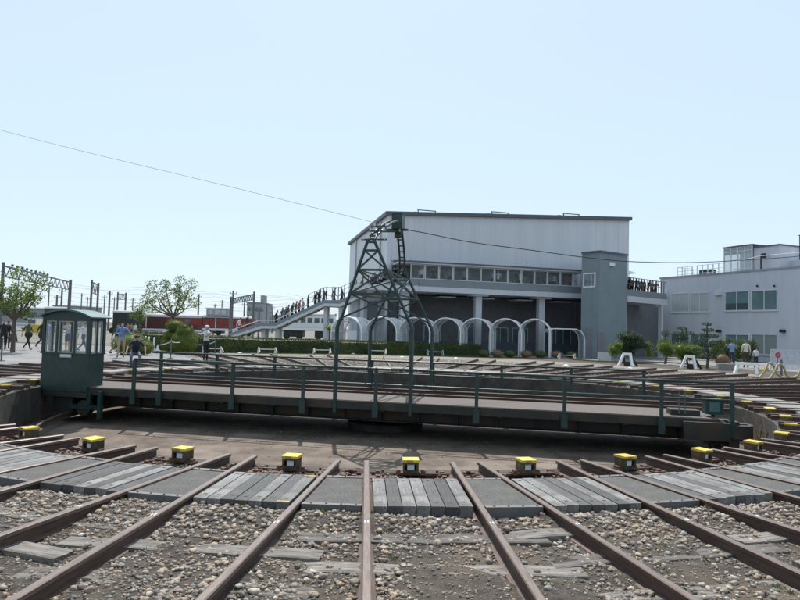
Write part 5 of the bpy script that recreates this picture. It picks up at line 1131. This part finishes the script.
person('person in dark suit just right of the left-edge one', 7, 349, 'stand', 170, (.02, .02, .03), blk, 1.68)
person('child-like figure in white top and navy skirt, bare legs, on the plaza', 13, 350, 'stand', -30, wht, navy, 1.6, leg=SK, skirt=navy)
person('person in dark green top and black trousers walking on the plaza', 27, 350, 'walk', 80, grn, blk, 1.7)
person('person in black, left of the light blue shirt', 40.5, 348, 'walk', 100, blk, blk, 1.72)
person('person in light blue shirt and pale grey trousers left of the cab', 47, 350.5, 'stand', 175, lbl, (.3, .32, .36), 1.75)
person('person in white top seen through the left cab windows', 57, 349, 'stand', 30, wht, gry, 1.65)
person('person in pale grey shirt and dark shorts, seen through the cab windows', 67, 351.5, 'photo', -20, (.35, .38, .42), (.05, .06, .09), 1.78, leg=SK, bag=(.08, .08, .12))
person('person in white shirt seen through the cab side windows', 82.5, 352, 'walk', 90, wht, jean, 1.7)
person('person in khaki trousers and blue shirt walking right of the cab', 121, 357.5, 'point', 20, blu, khk, 1.76)
person('person in dark green jacket, mostly hidden behind the cab corner', 115.5, 355, 'walk', 100, (.03, .05, .035), khk, 1.7)
person('crouching person in navy cap and blue-grey trousers behind the bridge rail', 134.5, 368.5, 'crouch', 30, navy, (.12, .14, .18), 1.75, cap=navy, sleeve=SK)
person('man in black suit standing by the rope posts', 190, 354.5, 'stand', 60, blk, blk, 1.72)
person('photographer in white shirt, cap and black vest aiming to the right', 205.5, 362, 'photo', 70, wht, blk, 1.72, cap=wht, sleeve=SK, camera_='the photographer in white')
person('person in orange-brown top beside the black wagon', 127.5, 337, 'stand', 10, (.35, .16, .06), gry, 1.7, Y=70)
person('person in grey top right of the orange-brown one', 131, 337, 'stand', 160, gry, blk, 1.68, Y=72)
person('person in pale top standing before the maroon locomotive', 135, 337, 'stand', 40, wht, gry, 1.66, Y=71)
person('person in dark clothes at the maroon locomotive door', 139.5, 337, 'stand', 200, (.04, .03, .04), blk, 1.75, Y=70)
# on the stairs and gallery
def on_stairs(label, x, pose_, head, shirt, pants, h=1.7, **k):
    p = PX(x, yat(x, topl), SY(x)); return person(label, x, 0, pose_, head, shirt, pants, h, Y=p.y+.9, z=p.z-.62, group='people on the footbridge stairs', **k)
on_stairs('person in white top low on the staircase', 239, 'walk', 90, wht, jean)
on_stairs('person in dark top low on the staircase, right of the white one', 247, 'walk', 80, (.08, .05, .07), blk)
on_stairs('person in black on the first stair landing', 276, 'walk', 100, blk, blk)
on_stairs('person in pale grey on the stairs above the first landing', 281.5, 'walk', 95, gry, jean)
on_stairs('person with grey jacket on the stairs, third above the landing', 287.5, 'walk', 80, (.12, .13, .14), blk)
on_stairs('person in dark teal on the stairs, below the red-topped one', 292, 'walk', 95, (.03, .07, .08), blk)
on_stairs('person in green top on the stairs, below the pink one', 295.5, 'walk', 90, (.08, .14, .1), blk)
on_stairs('person in pinkish red top on the stairs', 299, 'walk', 90, (.4, .1, .12), blk, 1.65)
on_stairs('person in black, left of the pair before the second landing', 315.5, 'walk', 90, blk, blk)
on_stairs('person in navy, right of the pair before the second landing', 318.5, 'walk', 85, navy, jean, 1.75)
on_stairs('person alone just above the second landing', 342, 'walk', -80, (.1, .08, .1), blk)
for i_, (x_, c_, nm_, pl_) in enumerate(((270, (.3, .32, .35), 'pale grey', 'first to reach the first landing from below'), (285, (.15, .2, .3), 'slate blue', 'between the pale grey one and the grey jacket'), (303, (.5, .5, .48), 'cream', 'just above the pinkish red one'), (308, (.05, .06, .05), 'dark', 'at the foot of the tall safety fence'), (324, (.2, .14, .12), 'brown', 'on the second landing, left end'), (334, (.1, .12, .2), 'blue-black', 'on the second landing, right end'), (352, (.45, .46, .5), 'white-grey', 'on the upper flight, lower person'), (362, (.08, .08, .09), 'black-grey', 'on the upper flight, upper person'))):
    on_stairs(f'person in {nm_} top, {pl_}', x_, 'walk' if i_ % 3 else 'stand', 90 if i_ % 2 else -80, c_, blk if i_ % 2 else jean, 1.6+.03*i_, bag=(.1, .1, .14) if i_ in (1, 4) else None)
gd_ = [(372.5, blk, 'black'), (376, navy, 'navy'), (380, wht, 'white'), (384, (.1, .1, .11), 'charcoal'), (388, (.25, .05, .05), 'dark red'), (393, grn, 'green'), (397, blk, 'black'), (401, wht, 'white'), (405, jean, 'denim blue')]
for i, (x, c, nm) in enumerate(gd_):
    lb = f'person in {nm} top in the crowd at the stair head, behind the tower' if i not in (6, 7) else f'person in {nm} top near the gallery entrance, right part of the crowd'
    on_stairs(lb, x, 'lean' if i % 2 else 'stand', 20*i-40, c, blk, 1.62+.03*(i % 4))
hxl = Vector((cos(HA), sin(HA), 0)); hyl = Vector((-sin(HA), cos(HA), 0)); Do = Vector((D0.x, D0.y, 0))
for i, (x, c, nm) in enumerate(((420, wht, 'white'), (432, blk, 'black'), (448, gry, 'grey'), (463, khk, 'beige'), (492, lbl, 'light blue'), (497, wht, 'white'), (516, blk, 'black'), (519, wht, 'white'), (531, navy, 'navy'), (549, gry, 'grey'), (553, wht, 'white'), (569, (.4, .12, .12), 'red'))):
    wp = Do+hxl*lx(x, .8)+hyl*.8; o = person(f'person in {nm} top inside the gallery, '+['leftmost window', 'second window', 'fourth window', 'fifth window', 'middle, left of a pair', 'middle, right of a pair', 'right of the first column, dark of a pair', 'right of the first column, pale of a pair', 'between the columns', 'left of a pair near the second column', 'right of a pair near the second column', 'next to the slate stair block'][i], x, 0, 'lean' if i % 2 else 'stand', 25*(i % 4)-30, c, blk, 1.66, Y=wp.y, z=5.05); o.location.x = wp.x; o['group'] = 'people in the gallery'
for i, (f, c, nm) in enumerate(((.12, blk, 'black'), (.2, gry, 'grey'), (.33, navy, 'navy'), (.45, (.1, .1, .1), 'charcoal'), (.55, grn, 'green'), (.66, blk, 'black'), (.77, jean, 'blue'), (.88, (.2, .1, .08), 'brown'))):
    pp = Lk0.lerp(Lk1, f); o = person(f'person in {nm} on the raised walkway, '+ordw[i+1]+' from the stair block', 640, 0, 'lean' if i % 2 else 'stand', 30*i-90, c, blk, 1.66, Y=pp.y+.6, z=zp(297.2)); o.location.x = pp.x; o['group'] = 'people on the raised walkway'
# umbrella on the walkway
pp = Lk0.lerp(Lk1, .12); b = MB(); b.cyl((0, 0, 0), (0, 0, .9), .015, dark, 6); k = 10
b.add([(0, 0, .95)]+[(.55*cos(2*pi*j/k), .55*sin(2*pi*j/k), .72) for j in range(k)], [(0, j+1, (j+1) % k+1) for j in range(k)], white); tag(b.build('umbrella', None, (pp.x, pp.y+.5, zp(297.2)+1.25)), 'white umbrella held above the walkway beside the stair block', 'umbrella')
# right-hand people
person('person in blue and white top before the office bushes', 732, 0, 'photo', 150, (.2, .3, .5), (.03, .04, .08), 1.7, Y=39, sleeve=wht)
person('person in cream shirt with brown bag, seen from behind', 746, 0, 'stand', 170, (.6, .56, .46), (.06, .05, .05), 1.75, Y=39, hair=(.1, .06, .03))
person('child in white top right of the cream-shirted person', 756, 0, 'stand', 120, wht, navy, 1.3, Y=38.5)
